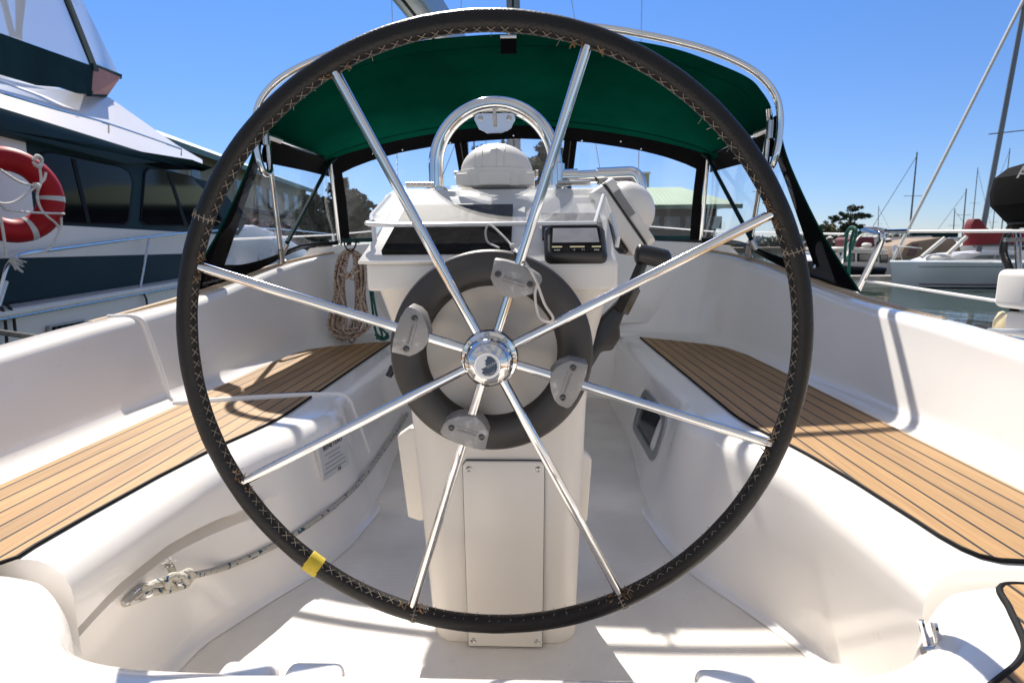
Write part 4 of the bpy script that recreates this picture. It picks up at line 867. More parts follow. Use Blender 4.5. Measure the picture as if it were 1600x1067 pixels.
# ================================================================== NEIGHBOURING MOTOR YACHT (left)
ya = thing('motor_yacht', 'white motor yacht with dark teal bands moored close on the left', 'motor yacht', (-3.8, 4, WATER))
Q0 = PZ(0, 488, .35); vd = ray(698, 385.7); vd = nz(A(vd[0], vd[1], 0)); yn = A(vd[1], -vd[0], 0)
def YP(px, py, off=0): return PPL(px, py, Q0-yn*off, yn)
def LY(y0, px): return 385.7+(y0-385.7)*(698-px)/698
def band(y0, y1, xs, off, dep, name, m, **k):
    P = [YP(x, LY(y0, x), off) for x in xs]+[YP(x, LY(y1, x), off) for x in reversed(xs)]
    return MB().pts(P, -yn*dep).build(name, m, ya, **k)
XSL = [-420, -250, -100, 0, 100, 200, 300, 400, 455]
# hull with a pointed bow
def ysz(px, py, off=0): p = YP(px, py, off); return (p-Q0)@vd, p[2]
s_end, z_end = ysz(470, LY(482, 470))
hs = []
for s_, zt, w0, w1 in [(-2.6, .33, 0, 3.7), (0, .35, 0, 3.7), (3, .40, 0, 3.7), (s_end*.55, .46, .05, 3.65), (s_end*.8, .56, .35, 3.3), (s_end, .66, .9, 2.7), (s_end*1.15, .76, 1.65, 1.95)]:
    b = Q0+vd*s_; zc = lambda z: z-Q0[2]
    hs.append([b-yn*(w0+.35)+Z_*zc(WATER-.3), b-yn*(w0+.1)+Z_*zc(WATER+.25), b-yn*w0+Z_*zc(zt-.02), b-yn*w0+Z_*zc(zt+.012), b-yn*(w0+.25)+Z_*zc(zt+.015), b-yn*(w1-.25)+Z_*zc(zt+.015), b-yn*w1+Z_*zc(zt), b-yn*(w1-.1)+Z_*zc(WATER+.25), b-yn*(w1-.35)+Z_*zc(WATER-.3)])
hy = MB(); hy.grid(hs); hy.f.append(tuple(range(9))); hy.build('hull', M['yacht_white'], ya)
rr_ = MB(); rr_.tube([r[2]+yn*.012 for r in hs[:5]], .03, 10); rr_.build('rub_rail', M['trim'], ya); MB().tube([r[2]+yn*.03-Z_*.03 for r in hs[:5]], .013, 8).build('rail_insert', M['steel_dull'], ya)
band(475, 404, [-420, -100, 0, 100, 200, 300, 345], .22, 3.0, 'topside_stripe', M['yacht_teal'])
band(404, 347, [-420, -100, 0, 100, 200, 300, 365], .225, 3.0, 'topside', M['yacht_white'])
MB().pts([YP(x, y, .3) for x, y in ((345, 428), (345, 372), (362, 352), (400, 352), (440, 366), (470, 385), (500, 404), (505, 412))], -yn*2.3).build('foredeck', M['yacht_white'], ya, bevel=(.05, 2))
for x, y in ((356, 412), (412, 408)): 
    o_ = YP(x, y, .28); MB().prism(rrect(.30, .11, .10, 5), o_, vd, Z_, yn, 0, .03).build('porthole', M['plate'], ya)
# cabin side, white aft part, teal window surround, eyebrow
MB().pts([YP(x, y, .24) for x, y in ((-420, LY(347, -420)), (-420, LY(195, -420)), (38, LY(195, 38)), (55, LY(347, 55)))], -yn*2.8).build('cabin_side', M['yacht_white'], ya)
MB().pts([YP(x, y, .245) for x, y in ((55.5, LY(347.5, 55.5)), (38.5, LY(195, 38.5)), (325, LY(195, 325)), (350, 300), (385, 348), (372, LY(347.5, 372)))], -yn*2.8).build('cabin_front', M['yacht_teal'], ya)
MB().pts([YP(x, y, .10) for x, y in ((-420, LY(167, -420)), (0, 167), (100, LY(167, 100)), (200, LY(167, 200)), (316, LY(167, 316)), (327, 262), (300, 252), (200, LY(206, 200)), (100, LY(206, 100)), (0, 206), (-420, LY(206, -420)))], -yn*3.1).build('eyebrow', M['yacht_teal'], ya, bevel=(.02, 2))
def yq(pts, off, dep, name, m, parent=ya, bevel=None): return MB().pts([YP(x, y, off) for x, y in pts], -yn*dep).build(name, m, parent, bevel=bevel)
w1 = [(62, 246), (70, 240), (84, 240), (188, 262), (201, 270), (206, 284), (200, 344), (193, 350), (74, 346), (64, 338)]
w2 = [(228, 270), (234, 264), (262, 268), (300, 277), (322, 300), (346, 342), (340, 353), (230, 351), (222, 344)]
for w in (w1, w2):
    cxy = A(*np.mean(np.array(w), axis=0)); fr = [tuple(cxy+(A(*p)-cxy)*1.045) for p in w]
    f = yq(fr, .232, .02, 'window_frame', M['rubber']); yq(w, .228, .012, 'pane', M['glass_dark'], f)
yq([(112, 248), (118, 249), (142, 348), (136, 348)], .222, .01, 'mullion', M['rubber']); yq([(262, 270), (266, 271), (294, 352), (288, 352)], .222, .01, 'mullion', M['rubber'])
# superstructure above the eyebrow
bt = [(-420, LY(168, -420)), (-100, LY(168, -100)), (0, 168), (100, LY(168, 100)), (200, LY(168, 200)), (270, LY(168, 270)), (318, LY(168, 318))]
tp = [(-420, 10), (-100, 92), (0, 116), (125, 146), (170, 152), (275, 226), (316, 250)]
g = []
for t in np.linspace(0, 1, 5): g.append([YP(*a, .25)*(1-t)+YP(*b, .75)*t for a, b in zip(bt, tp)])
g.append([p-yn*2.2 for p in g[-1]])
MB().grid(g).build('upper_deck', M['yacht_white'], ya)
MB().tube(cr([YP(4, 146, .2), YP(90, 172, .2), YP(170, 194, .2), YP(283, 233, .2)], 5), .013, 8).build('hand_rail', M['steel'], ya)
for x, y, y2 in ((169, 194, 208), (283, 233, 243)): MB().tube([YP(x, y, .2), YP(x, y2, .24)], .011, 8).build('rail_post', M['steel'], ya)
# flybridge enclosure
yq([(-420, -70), (0, 52), (146, 104), (143, 148), (122, 146), (95, 137), (60, 134), (0, 116), (-420, 20)], .50, .02, 'flybridge_canvas', M['yacht_canvas'], bevel=None)
fcn = [YP(147, 104, .51), YP(189, 121, .55), YP(168, 150, .75), YP(143, 149, .51)]
MB().pts(fcn, -yn*.03).build('canvas_corner', M['pink'], ya)
MB().pts([YP(146, 99, .48), YP(191, 117, .73), YP(190, 124, .73), YP(147, 110, .48)], -yn*.05).build('corner_piping', M['yacht_canvas'], ya)
MB().pts([YP(143, 143, .49), YP(170, 144, .73), YP(167, 152, .73), YP(142, 151, .49)], -yn*.05).build('corner_hem', M['yacht_canvas'], ya)
MB().pts([YP(147, 104, .52), YP(189, 121, .76), YP(189, 121, 2.3), YP(147, 104, 2.3)], A(0, 0, .02)).build('flybridge_top', M['yacht_canvas'], ya)
vn = [[YP(-420, -70, .52), YP(-150, 8, .52), YP(0, 52, .52), YP(75, 78, .52), YP(146, 104, .52)], [YP(-420, -400, .9), YP(-180, -250, .9), YP(-30, -170, .9), YP(20, -140, .9), YP(62, -110, .9)]]
MB().grid([vn[0], [(a+b)/2 for a, b in zip(*vn)], vn[1]]).build('clear_curtain', M['vinyl_blue'], ya)
vf = [[YP(150, 104, .55), YP(168, 110, .85), YP(186, 117, .75)], [YP(62, -110, .9), YP(68, -108, .75), YP(76, -106, 1.0)]]
MB().grid([vf[0], [(a+b)/2 for a, b in zip(*vf)], vf[1]]).build('clear_curtain', M['vinyl_blue'], ya)
MB().pts([YP(56, -112, .88), YP(66, -112, .88), YP(152, 104, .50), YP(142, 100, .50)], -yn*.02).build('curtain_strip', M['yacht_canvas'], ya)
for a, b in (((-10, -60), (20, 58)), ((28, -60), (30, 62)), ((45, -80), (28, 60))): MB().tube([YP(*a, 1.3), YP(*b, 1.3)], .03, 8).build('enclosure_frame', M['mast'], ya)
# side rail, vent
rt_ = cr([YP(-8, 478, .08), YP(3, 440, .08), YP(14, 412, .08), YP(36, 397, .08), YP(100, 388, .08), YP(232, 371, .10), YP(330, 361, .15), YP(430, 358, .5), YP(520, 366, 1.2)], 6)
MB().tube(rt_, .016, 10).build('side_rail', M['steel'], ya)
for a, b in (((233, 372), (218, 455)), ((350, 360), (338, 432)), ((430, 360), (422, 415))): MB().tube([YP(*a, .10), YP(*b, .12)], .014, 8).build('stanchion', M['steel_dull'], ya)
MB().tube([YP(8, 440, .08), YP(-4, 478, .08)], .024, 10).build('rail_sleeve', M['steel_dull'], ya)
vfm = yq([(78, 509), (134, 499), (136, 517), (80, 530)], -.012, .03, 'vent', M['alu']); yq([(82, 511), (131, 502), (132, 517), (84, 527)], -.016, .03, 'vent_recess', M['rubber'], vfm)
for k in range(5):
    x = 86+k*10; yq([(x, 511-.18*k*10), (x+3, 511-.18*k*10), (x+8, 525-.2*k*10), (x+5, 525-.2*k*10)], -.03, .02, 'vent_fin', M['black'], vfm)
for pts in ([(222, 455), (229, 470), (230, 500)], [(2, 480), (8, 500), (12, 560)], [(10, 475), (20, 490), (24, 520)]):
    MB().tube(cr([YP(x, y, -.02) for x, y in pts], 5), .012, 6).build('fender_line', M['blackcord'], ya)
tb_ = MB()
for k in range(22):
    q = YP(14, 408, .06); e = YP(34+RN.uniform(-12, 8), 408+RN.uniform(-8, 18), .04); tb_.tube(cr([q, (q+e)/2+A(0, 0, RN.uniform(-.01, .03)), e], 4), .006, 5)
tb_.build('cord_tassel', M['cord'], ya)
# lifebuoy
lb_c = YP(14, 305, -.05)
lb = thing('lifebuoy', 'red lifebuoy with pale tape bands hung on the white yacht cabin', 'lifebuoy', lb_c)
toc = nz(A(CAM[0], CAM[1], lb_c[2])-lb_c); ln2 = nz(toc+yn*.6); lu2 = nz(np.cross(Z_, ln2)); lv2 = np.cross(ln2, lu2)
dpt = (lb_c-CAM)@FW; R1 = 55*dpt/888; R2 = 18.5*dpt/888
def bp2(a, rad, h=0): return lb_c+lu2*rad*math.cos(a)+lv2*rad*math.sin(a)+ln2*h
MB().tube([bp2(2*math.pi*k/64, R1) for k in range(64)], R2, 20, closed=True).build('ring', M['red'], lb)
for a in (R(118), R(-2), R(-70), R(210)):
    MB().tube([bp2(a-.07+.14*k/4, R1) for k in range(5)], R2*1.03, 20, cap=False).build('tape_band', M['tape'], lb)
for path in ([(0, 265), (30, 284), (55, 290), (68, 282), (72, 270)], [(55, 292), (30, 312), (12, 318), (-8, 316)], [(62, 262), (64, 285), (58, 305), (66, 330), (88, 350), (92, 362), (80, 385)], [(0, 318), (12, 328), (50, 332), (100, 334)], [(52, 250), (60, 246), (66, 254), (62, 262), (54, 258)], [(0, 335), (6, 370), (10, 402)], [(96, 340), (94, 358), (75, 390), (30, 400)]):
    MB().tube(cr([YP(x, y, -.30) for x, y in path], 6), .0095, 6).build('grab_line', M['cord'], lb)
MB().ball(YP(57, 291, -.31), .028, 10).build('knot', M['cord'], lb); kn = MB(); kn.tube(cr([YP(52, 250, -.31), YP(58, 243, -.31), YP(66, 250, -.31), YP(60, 259, -.31), YP(52, 254, -.31)], 5), .011, 6); kn.build('rope_loop', M['cord'], lb)

# ================================================================== MARINA ON THE RIGHT
def loft_hull(bow, d, L, beam, zb, zs, wl, name, m, parent, transom=.7):
    d = nz(d); side = A(-d[1], d[0], 0); rows = []
    for t, w in [(0, .02), (.06, .22), (.15, .46), (.3, .78), (.5, 1.), (.75, .95), (1., transom)]:
        zt = zb+(zs-zb)*(1-(1-t)**2); p = bow+d*L*(t+.0)
        r = [(-.55, wl-.25), (-.86, wl+.12), (-1, zt-.02), (-.98, zt), (0, zt+.04), (.98, zt), (1, zt-.02), (.86, wl+.12), (.55, wl-.25)]
        sh = d*(.016*L*(1-t)**3)
        rows.append([A(p[0], p[1], z)+side*a*w*beam/2+(sh if z < wl+.2 else 0) for a, z in r])
    b = MB(); b.grid(rows); b.f.append(tuple(range(9))); n = len(b.v); b.f.append(tuple(range(n-9, n)))
    return b.build(name, m, parent, smooth=35), rows
# grey sailing yacht
bow = PZ(1386, 449, WATER); dist = bow[1]
gs = thing('sailboat', 'grey hulled sailboat with a red sail cover moored across the water', 'sailboat', (bow[0]+4, bow[1], WATER))
zt_ = PY(1390, 409, bow[1])[2]; sd = nz(A(1, .10, 0))
h_, rws = loft_hull(bow, sd, 11.5, 3.4, zt_, zt_-.02, WATER, 'hull', M['greyhull'], gs)
for dz, th, m, nm in ((.10, .035, 'stripe', 'boot_stripe'), (zt_-WATER-.16, .014, 'darkhull', 'cove_stripe'), (.0, .03, 'darkhull', 'waterline_band')):
    P = []
    for r in rws[1:]:
        a, b = r[1], r[2]; f = (WATER+dz-a[2])/(b[2]-a[2]); q = a+(b-a)*f; q2 = a+(b-a)*(f+th/(b[2]-a[2])); n_ = A(sd[1], -sd[0], 0)
        r_ = r[7]; r6 = r[6]; P.append([q+n_*.012, q2+n_*.012])
    MB().slab(P, .004).build(nm, M[m], gs)
def GP(px, py, dy=0): return PY(px, py, dist+.2+dy)
MB().pts([GP(*p, .6) for p in ((1450, 411), (1475, 402), (1505, 396), (1560, 392), (1700, 392), (1720, 411))], A(0, 1.3, 0)).build('coachroof', M['yacht_white'], gs, bevel=(.08, 3))
MB().pts([GP(*p, .4) for p in ((1520, 404), (1530, 399), (1590, 398), (1590, 404))], A(0, .05, 0)).build('cabin_window', M['glass_grey'], gs)
MB().ball(GP(1470, 404, .8), (.5, .3, .16), 14).build('hatch', M['trim'], gs)
mb0, mtop = GP(1527, 400, 1.2), GP(1606, -20, 1.2)
MB().tube([mb0-Z_*.3, mtop], [.088, .072], 14).build('mast', M['mast'], gs)
MB().tube([GP(1394, 408, 1.2), mtop-Z_*.2], .055, 8).build('furled_sail', M['trim'], gs)
MB().tube([GP(1545, 210, 1.2), GP(1600, 204, 1.2), GP(1650, 200, 1.2)], .02, 6).build('spreader', M['mast'], gs)
MB().tube([GP(1552, 408, .3), GP(1650, 160, .6)], .012, 5).build('shroud', M['steel_dull'], gs)
sc_ = [GP(*p, 1.0) for p in ((1515, 384), (1518, 352), (1523, 342), (1532, 342), (1541, 355), (1555, 363), (1600, 364), (1700, 366), (1700, 380), (1560, 381))]
MB().pts(sc_, A(0, .35, 0)).build('sail_cover', M['redcanvas'], gs, bevel=(.025, 2))
MB().tube([GP(1530, 383, 1.15), GP(1710, 382, 1.15)], .06, 8).build('boom', M['mast'], gs)
pu = MB(); pu.tube(cr([GP(1394, 409, .3), GP(1397, 388, .4), GP(1402, 384, .6), GP(1440, 388, .6)], 4), .022, 6); pu.tube([GP(1402, 384, .6), GP(1410, 409, .5)], .02, 6); pu.build('bow_rail', M['steel'], gs)
for a, b in (((1475, 403), (1510, 370)), ((1440, 402), (1476, 372))): MB().tube([GP(*a, .9), GP(*b, .9)], .07, 8).build('spar', M['trim'], gs)
# tan-covered boat behind it
tn = thing('motorboat', 'white boat under a tan canvas cover beyond the grey sailboat', 'motorboat', (PZ(1450, 430, WATER)[0], dist+6, WATER))
D2 = dist+6
def TP(px, py, dy=0): return PY(px, py, D2+dy)
loft_hull(A(TP(1395, 420)[0], D2+1.2, WATER), A(1, .05, 0), 6.5, 2.6, TP(1400, 403)[2], TP(1400, 405)[2], WATER, 'hull', M['yacht_white'], tn)
MB().pts([TP(*p) for p in ((1406, 404), (1414, 384), (1424, 378), (1470, 371), (1490, 373), (1500, 384), (1503, 396), (1500, 404))], A(0, 2.2, 0)).build('canvas_cover', M['tancanvas'], tn, bevel=(.04, 2))
MB().pts([TP(*p, -.02) for p in ((1417, 400), (1426, 382), (1436, 381), (1430, 400))], A(0, .03, 0)).build('cover_panel', M['stripe'], tn)
# dark hulled motorboat
D3 = PZ(1350, 441, WATER)[1]
mo = thing('motorboat', 'motorboat with black hull and white cabin left of the grey sailboat', 'motorboat', (PZ(1350, 441, WATER)[0], D3, WATER))
def MP(px, py, dy=0): return PY(px, py, D3+dy)
loft_hull(A(MP(1262, 440)[0], D3+1.6, WATER), A(1, -.05, 0), MP(1388, 440)[0]-MP(1262, 440)[0], 3.0, MP(1330, 405)[2], MP(1330, 419)[2], WATER, 'hull', M['darkhull'], mo, .95)
MB().pts([MP(*p, .5) for p in ((1270, 417), (1276, 404), (1300, 398), (1312, 390), (1326, 388), (1382, 391), (1386, 397), (1373, 418))], A(0, 2.0, 0)).build('cabin', M['yacht_white'], mo, bevel=(.06, 2))
MB().pts([MP(*p, .3) for p in ((1298, 388), (1330, 386), (1388, 390), (1388, 394), (1330, 391), (1300, 392))], A(0, 2.4, 0)).build('roof', M['trim'], mo, bevel=(.03, 2))
for w in ([(1340, 396), (1372, 397), (1371, 409), (1340, 409)], [(1312, 395), (1336, 396), (1336, 409), (1318, 409)], [(1375, 398), (1388, 398), (1387, 411), (1375, 411)]):
    f = MB().pts([MP(*p, .47) for p in w], A(0, .04, 0)).build('window', M['rubber'], mo); c_ = np.mean(np.array(w), axis=0); MB().pts([MP(*(c_+(A(*p)-c_)*.84), .45) for p in w], A(0, .03, 0)).build('pane', M['glass_grey'], f)
MB().pts([MP(*p, .9) for p in ((1338, 387), (1334, 374), (1340, 370), (1366, 370), (1368, 386))], A(0, 1.5, 0)).build('flybridge', M['maroon'], mo, bevel=(.05, 2))
MB().ball(MP(1354, 383, .6), (.18, .18, .09), 14).build('radar_dome', M['trim'], mo); MB().tube([MP(1354, 386, .6), MP(1354, 390, .6)], .05, 8).build('radar_post', M['trim'], mo)
MB().tube(cr([MP(1325, 372, 1), MP(1335, 366, 1), MP(1370, 366, 1), MP(1372, 386, 1)], 4), .03, 6).build('roll_bar', M['steel_dull'], mo)
dkp = thing('dock', 'low floating dock behind the green rope on the right', 'dock', (PZ(1350, 444, WATER)[0], D3-.8, WATER))
MB().box((PZ(1345, 444, WATER)[0], D3-.6, WATER+.22), (2.6, .55, .07)).build('deck_boards', M['dock'], dkp); MB().box((PZ(1345, 444, WATER)[0], D3-.6, WATER+.05), (2.5, .5, .099)).build('float', M['trim'], dkp)
# a few more boats and pilings in the middle distance
def far_motor(px, wl, Lm, m, label, sgn=1):
    b = PZ(px, wl, WATER); root = thing('motorboat', label, 'motorboat', b)
    loft_hull(b, A(sgn, .12, 0), Lm, Lm*.33, WATER+1.05, WATER+.8, WATER, 'hull', M[m], root, .9)
    q = b+A(sgn*Lm*.5, .1, 0); MB().prism([(-Lm*.26, .85), (-Lm*.10, 1.75), (Lm*.20, 1.8), (Lm*.24, .85)] if sgn > 0 else [(Lm*.26, .85), (Lm*.10, 1.75), (-Lm*.20, 1.8), (-Lm*.24, .85)], q, X_, Z_, Y_, -.9, .9).build('cabin', M['yacht_white'], root, bevel=(.08, 2))
    MB().box(q+A(sgn*.2, -.91, 1.42), (Lm*.12, .03, .17)).build('cabin_window', M['glass_dark'], root)
    MB().box(q+A(sgn*.3, 0, 2.05), (Lm*.2, 1.0, .05)).build('hard_top', M['trim'], root, bevel=(.03, 1))
    ra = MB(); ra.tube(cr([b+A(sgn*.3, 0, 1.1), b+A(sgn*.35, 0, 1.6), b+A(sgn*Lm*.3, -.6, 1.55), b+A(sgn*Lm*.45, -1.0, 1.2)], 4), .02, 5); ra.build('bow_rail', M['steel_dull'], root)
far_motor(1405, 424, 7.5, 'yacht_white', 'small white motorboat far off between the black hulled boat and the tan cover')
far_motor(1246, 427, 8.5, 'yacht_white', 'white motorboat beyond the black side flap of the sprayhood')
far_motor(1590, 420, 9, 'darkhull', 'dark hulled motorboat far off below the red sail cover')
for px, wl, h in ((1236, 440, 1.5), (1292, 432, 1.7), (1383, 430, 1.6), (1366, 424, 1.5), (1448, 420, 1.6)):
    b = PZ(px, wl, WATER); o = thing('piling', 'weathered grey timber mooring pile standing in the water on the right', 'piling', b, 'mooring piles among the boats on the right')
    MB().tube([b-Z_*.5, b+Z_*h], [.14, .12], 10).build('post', M['bark'], o); MB().lathe(b+Z_*h, Z_, [(.13, 0), (.13, .03), (.0, .10)], 10).build('cap', M['trim'], o)
# distant sailboats
def far_boat(px, ytop, dep, m, cover, sgn, lean, label, hw=5.2):
    base = PY(px, 386, dep); root = thing('sailboat', label, 'sailboat', (base[0], dep, WATER), 'distant sailboats')
    bow_ = A(base[0]-sgn*hw*.75, dep, WATER); loft_hull(bow_, A(sgn, .2, 0), hw*2, 3., WATER+1.2, WATER+1.0, WATER, 'hull', M[m], root)
    top = PY(px+lean, ytop, dep); q = A(base[0], dep, WATER+1.1)
    MB().tube([q, top], [.075, .05], 8).build('mast', M['mast'], root)
    sp = q+(top-q)*.55; MB().tube([sp-X_*.7, sp+X_*.7], .02, 5).build('spreader', M['mast'], root)
    MB().tube([bow_+A(sgn*.2, 0, 1.2), top-Z_*.3], .022, 5).build('forestay', M['mast'], root)
    MB().prism(rrect(.16, .22, .12, 3), q+Z_*1.0, Y_, Z_, X_*sgn, .1, 3.6).build('sail_cover', M[cover], root)
    MB().box(q+A(sgn*.6, 0, .12), (1.9, .7, .22)).build('coachroof', M['yacht_white'], root, bevel=(.08, 2))
    return root
for a in [(1419, 238, 46, 'yacht_white', 'yacht_canvas', 1, 14, 'far sailboat whose tall mast stands left of the furled white headsail'), (1488, 326, 75, 'yacht_white', 'tancanvas', -1, 4, 'far sailboat with the short mast just left of the red sail cover'),
          (1502, 295, 62, 'yacht_white', 'yacht_teal', 1, 8, 'far sailboat with the mast between the short one and the grey mast'), (1516, 262, 90, 'yacht_white', 'maroon', -1, 12, 'far sailboat with a faint thin mast close beside the raked grey mast'),
          (1562, 232, 80, 'darkhull', 'tancanvas', 1, 16, 'far sailboat with its mast beside the black motor cover'), (1548, 318, 95, 'yacht_white', 'yacht_teal', 1, 7, 'small far sailboat with its mast low over the red sail cover'),
          (1371, 322, 110, 'yacht_white', 'tancanvas', -1, 2, 'faint far sailboat with its mast alone against the sky right of the flat topped tree'),
          (732, 170, 38, 'yacht_white', 'yacht_teal', 1, -2, 'sailboat with its mast left of the compass dome, seen through the front window'), (742, 160, 44, 'yacht_white', 'tancanvas', -1, -2, 'sailboat with its mast nearest the compass dome, seen through the front window')]: far_boat(*a)

# ================================================================== BUILDINGS
def PD(px, py, dep): return PY(px, py, dep)
# long tan building on the left, receding to the right
lbld = thing('building', 'long two storey tan building with a dark green roof behind the yacht', 'building', (-20, 45, .3))
Ea, Eb = PD(296, 238, 33), PD(480, 301, 56); Eb[2] = Ea[2]
fd = nz(A(Eb[0]-Ea[0], Eb[1]-Ea[1], 0)); fnm = A(fd[1], -fd[0], 0); Lb = np.linalg.norm((Eb-Ea)[:2]); G0 = .3
def FP(u, z, o=0): return A(Ea[0], Ea[1], 0)+fd*u+fnm*o+Z_*z
ze = Ea[2]
MB().pts([FP(-18, G0), FP(Lb-.4, G0), FP(Lb-.4, ze), FP(-18, ze)], -fnm*11).build('wall', M['wall_tan'], lbld)
rf = MB(); rf.add([FP(-19, ze, .9), FP(Lb, ze, .9), FP(Lb, ze, -11.9), FP(-19, ze, -11.9), FP(-19, ze+2.6, -5.5), FP(Lb-4, ze+2.6, -5.5)], [(0, 1, 5, 4), (1, 2, 5), (2, 3, 4, 5), (0, 4, 3), (3, 2, 1, 0)]); rf.build('roof', M['roofgreen'], lbld)
fa = MB(); fa.box((FP(-19, ze-.12, .93)+FP(Lb, ze-.12, .93))/2, ((Lb+19)/2, .06, .16), fd, fnm, Z_); fa.build('fascia', M['roofgreen'], lbld)
for k in range(14):
    u = -6+k*3.1+(.5 if k % 2 else 0)
    if u > Lb-2: break
    for z in (ze-1.55, ze-4.1):
        f = MB().box(FP(u, z, .06), (.62, .05, .75), fd, fnm, Z_).build('window', M['trim'] if k % 3 else M['wall_dark'], lbld); MB().box(FP(u, z, .10), (.52, .04, .65), fd, fnm, Z_).build('pane', M['win'], f)
MB().box(FP(Lb/2-8, ze-2.75, .2), (Lb/2+9, .25, .12), fd, fnm, Z_).build('belt_course', M['wall_dark'], lbld)
hd = MB()
for k in range(2600):
    q = FP(RN.uniform(2, 26), G0+RN.uniform(0, 2.6), RN.uniform(.6, 2.4)); d = RN.uniform(-1, 1, (3, 3))*.16; hd.add([q+d[0], q+d[1], q+d[2]], [(0, 1, 2)])
tag(hd.build('hedge', M['brick'], fix=False), 'dark red hedge along the foot of the tan building', 'hedge')
# pale green hipped roof building on the right
rb2 = thing('building', 'low dark building with a pale green hipped metal roof seen through the right window', 'building', (10, 58, .3))
e0, e1 = PD(905, 322, 56), PD(1160, 325, 56); zr = e0[2]; rz = PD(1040, 297, 60)[2]+.2
v = [A(e0[0]-6, 56, zr), A(e1[0], 56, zr), A(e1[0], 70, zr), A(e0[0]-6, 70, zr), A(e0[0], 63, rz+.35), A(PD(1062, 300, 63)[0], 63, rz+.35)]
rr2 = MB(); rr2.add(v, [(0, 1, 5, 4), (1, 2, 5), (2, 3, 4, 5), (3, 0, 4), (3, 2, 1, 0)]); rfo = rr2.build('roof', M['roofpale'], rb2)
sm2 = MB()
for k in range(60):
    x = v[0][0]+.6+k*.42
    if x > v[1][0]-.2: break
    t = 1. if x < v[5][0] else max(.03, (v[1][0]-x)/(v[1][0]-v[5][0])); sm2.tube([A(x, 55.98, zr+.03), A(x, 56+7*t, zr+(rz+.35-zr)*t+.03)], .03, 4)
sm2.build('roof_seam', M['roofpale'], rfo)
MB().box(((v[0][0]+v[1][0])/2, 55.95, zr-.16), ((v[1][0]-v[0][0])/2, .05, .2)).build('fascia', M['roofgreen'], rb2)
MB().box(((v[0][0]+v[1][0])/2-.7, 63, (zr+.3)/2), ((v[1][0]-v[0][0])/2-1.1, 5.2, (zr-.4)/2)).build('wall', M['wall_dark'], rb2)
for k in range(9):
    f = MB().box((v[0][0]+3+k*2.05, 57.74, zr-1.6), (.75, .05, .6)).build('window', M['mast'], rb2); MB().box((v[0][0]+3+k*2.05, 57.66, zr-1.6), (.65, .04, .5)).build('pane', M['win'], f)
ch = thing('equipment_box', 'flat grey rooftop block standing behind the pale green roof', 'rooftop box', PD(995, 300, 75))
MB().box(PD(992, 288, 75), (1.6, 1, 1.35)).build('box', M['wall_tan'], ch, bevel=(.05, 1)); MB().box(PD(992, 272, 75), (1.75, 1.15, .1)).build('cap', M['trim'], ch); MB().box(PD(992, 345, 75), (1.4, .9, 4.2)).build('shaft', M['wall_dark'], ch)

# ================================================================== TREES
def tree(name, label, cat, base, h, blobs, m, leaf=.28, n=2600, trunk=.16, limbs=True, group=None):
    root = thing(name, label, cat, base, group)
    tr = MB(); top = A(base[0], base[1], base[2]+h*.82)
    tr.tube(cr([base, base+Z_*h*.3+X_*RN.uniform(-.2, .2), base+Z_*h*.6+X_*RN.uniform(-.3, .3), top], 4), list(np.linspace(trunk, trunk*.25, 13)), 8)
    if limbs:
        for (c, r) in blobs:
            c = A(*c)+base; q = base+Z_*min(h*.7, max(h*.25, (c[2]-base[2])*.72)); tr.tube(cr([q, (q+c)/2-Z_*.1, c], 4), list(np.linspace(trunk*.45, trunk*.1, 9)), 5)
    tr.build('trunk', M['bark'], root)
    lf = MB(); tot = sum(r[0]*r[1]*r[2] for _, r in blobs)
    for (c, r) in blobs:
        k = int(n*r[0]*r[1]*r[2]/tot); nc = max(6, k//28)
        cc = []
        for _ in range(nc):
            d = nz(RN.randn(3)); cc.append(d*(RN.rand()**.45))
        for i in range(k):
            d = cc[i % nc]+RN.randn(3)*.13; q = A(*c)+base+d*np.array(r); e = RN.randn(3, 3); a1 = nz(e[0]); a2 = nz(np.cross(a1, e[1])); s = leaf*RN.uniform(.6, 1.3)
            lf.add([q-a1*s, q+a2*s*.45, q+a1*s, q-a2*s*.45], [(0, 1, 2, 3)])
    lf.build('crown', m, root, fix=False); return root
def tb(px, py, dep): return PY(px, py, dep)
b = tb(1326, 372, 95); b[2] = .3; s = 95/888
tree('cypress_tree', 'dark flat topped tree standing on the far shore at right', 'tree', b, 7.2, [((-2.2, 0, 4.6), (1.1, 1, .55)), ((-1.5, 0, 5.5), (.8, .8, .5)), ((.4, 0, 6.3), (1.35, 1.2, .5)), ((1.6, 0, 5.0), (1.3, 1.2, .5)), ((.2, 0, 4.9), (1.3, 1, .55)), ((-.2, 0, 3.6), (1.5, 1.2, .7)), ((1.4, 0, 3.2), (1.2, 1, .6)), ((-.8, 0, 2.4), (1.6, 1.2, .7))], M['leaf_dark'], .26, 4200, .22)
b = tb(1290, 372, 90); b[2] = .3
tree('round_tree', 'round olive coloured tree left of the flat topped tree', 'tree', b, 4.0, [((0, 0, 2.6), (1.8, 1.6, 1.2)), ((-1.1, 0, 1.7), (1.2, 1, .9)), ((1.2, 0, 1.6), (1.1, 1, .9))], M['leaf_olive'], .26, 2200)
b = tb(545, 380, 42); b[2] = .3
tree('conifer_tree', 'large dark conifer seen through the left front window', 'tree', b, 6.0, [((-.5, 0, 4.9), (.75, .8, .55)), ((.2, 0, 4.1), (1.2, 1, .6)), ((1.2, 0, 3.6), (.8, .8, .4)), ((-.9, 0, 3.5), (1.2, 1, .7)), ((.5, 0, 2.8), (1.5, 1.2, .7)), ((-1.4, 0, 2.5), (1.1, 1, .6)), ((.2, 0, 1.7), (1.6, 1.2, .7))], M['leaf_dark'], .20, 9000, .2)
b = tb(492, 380, 40); b[2] = .3
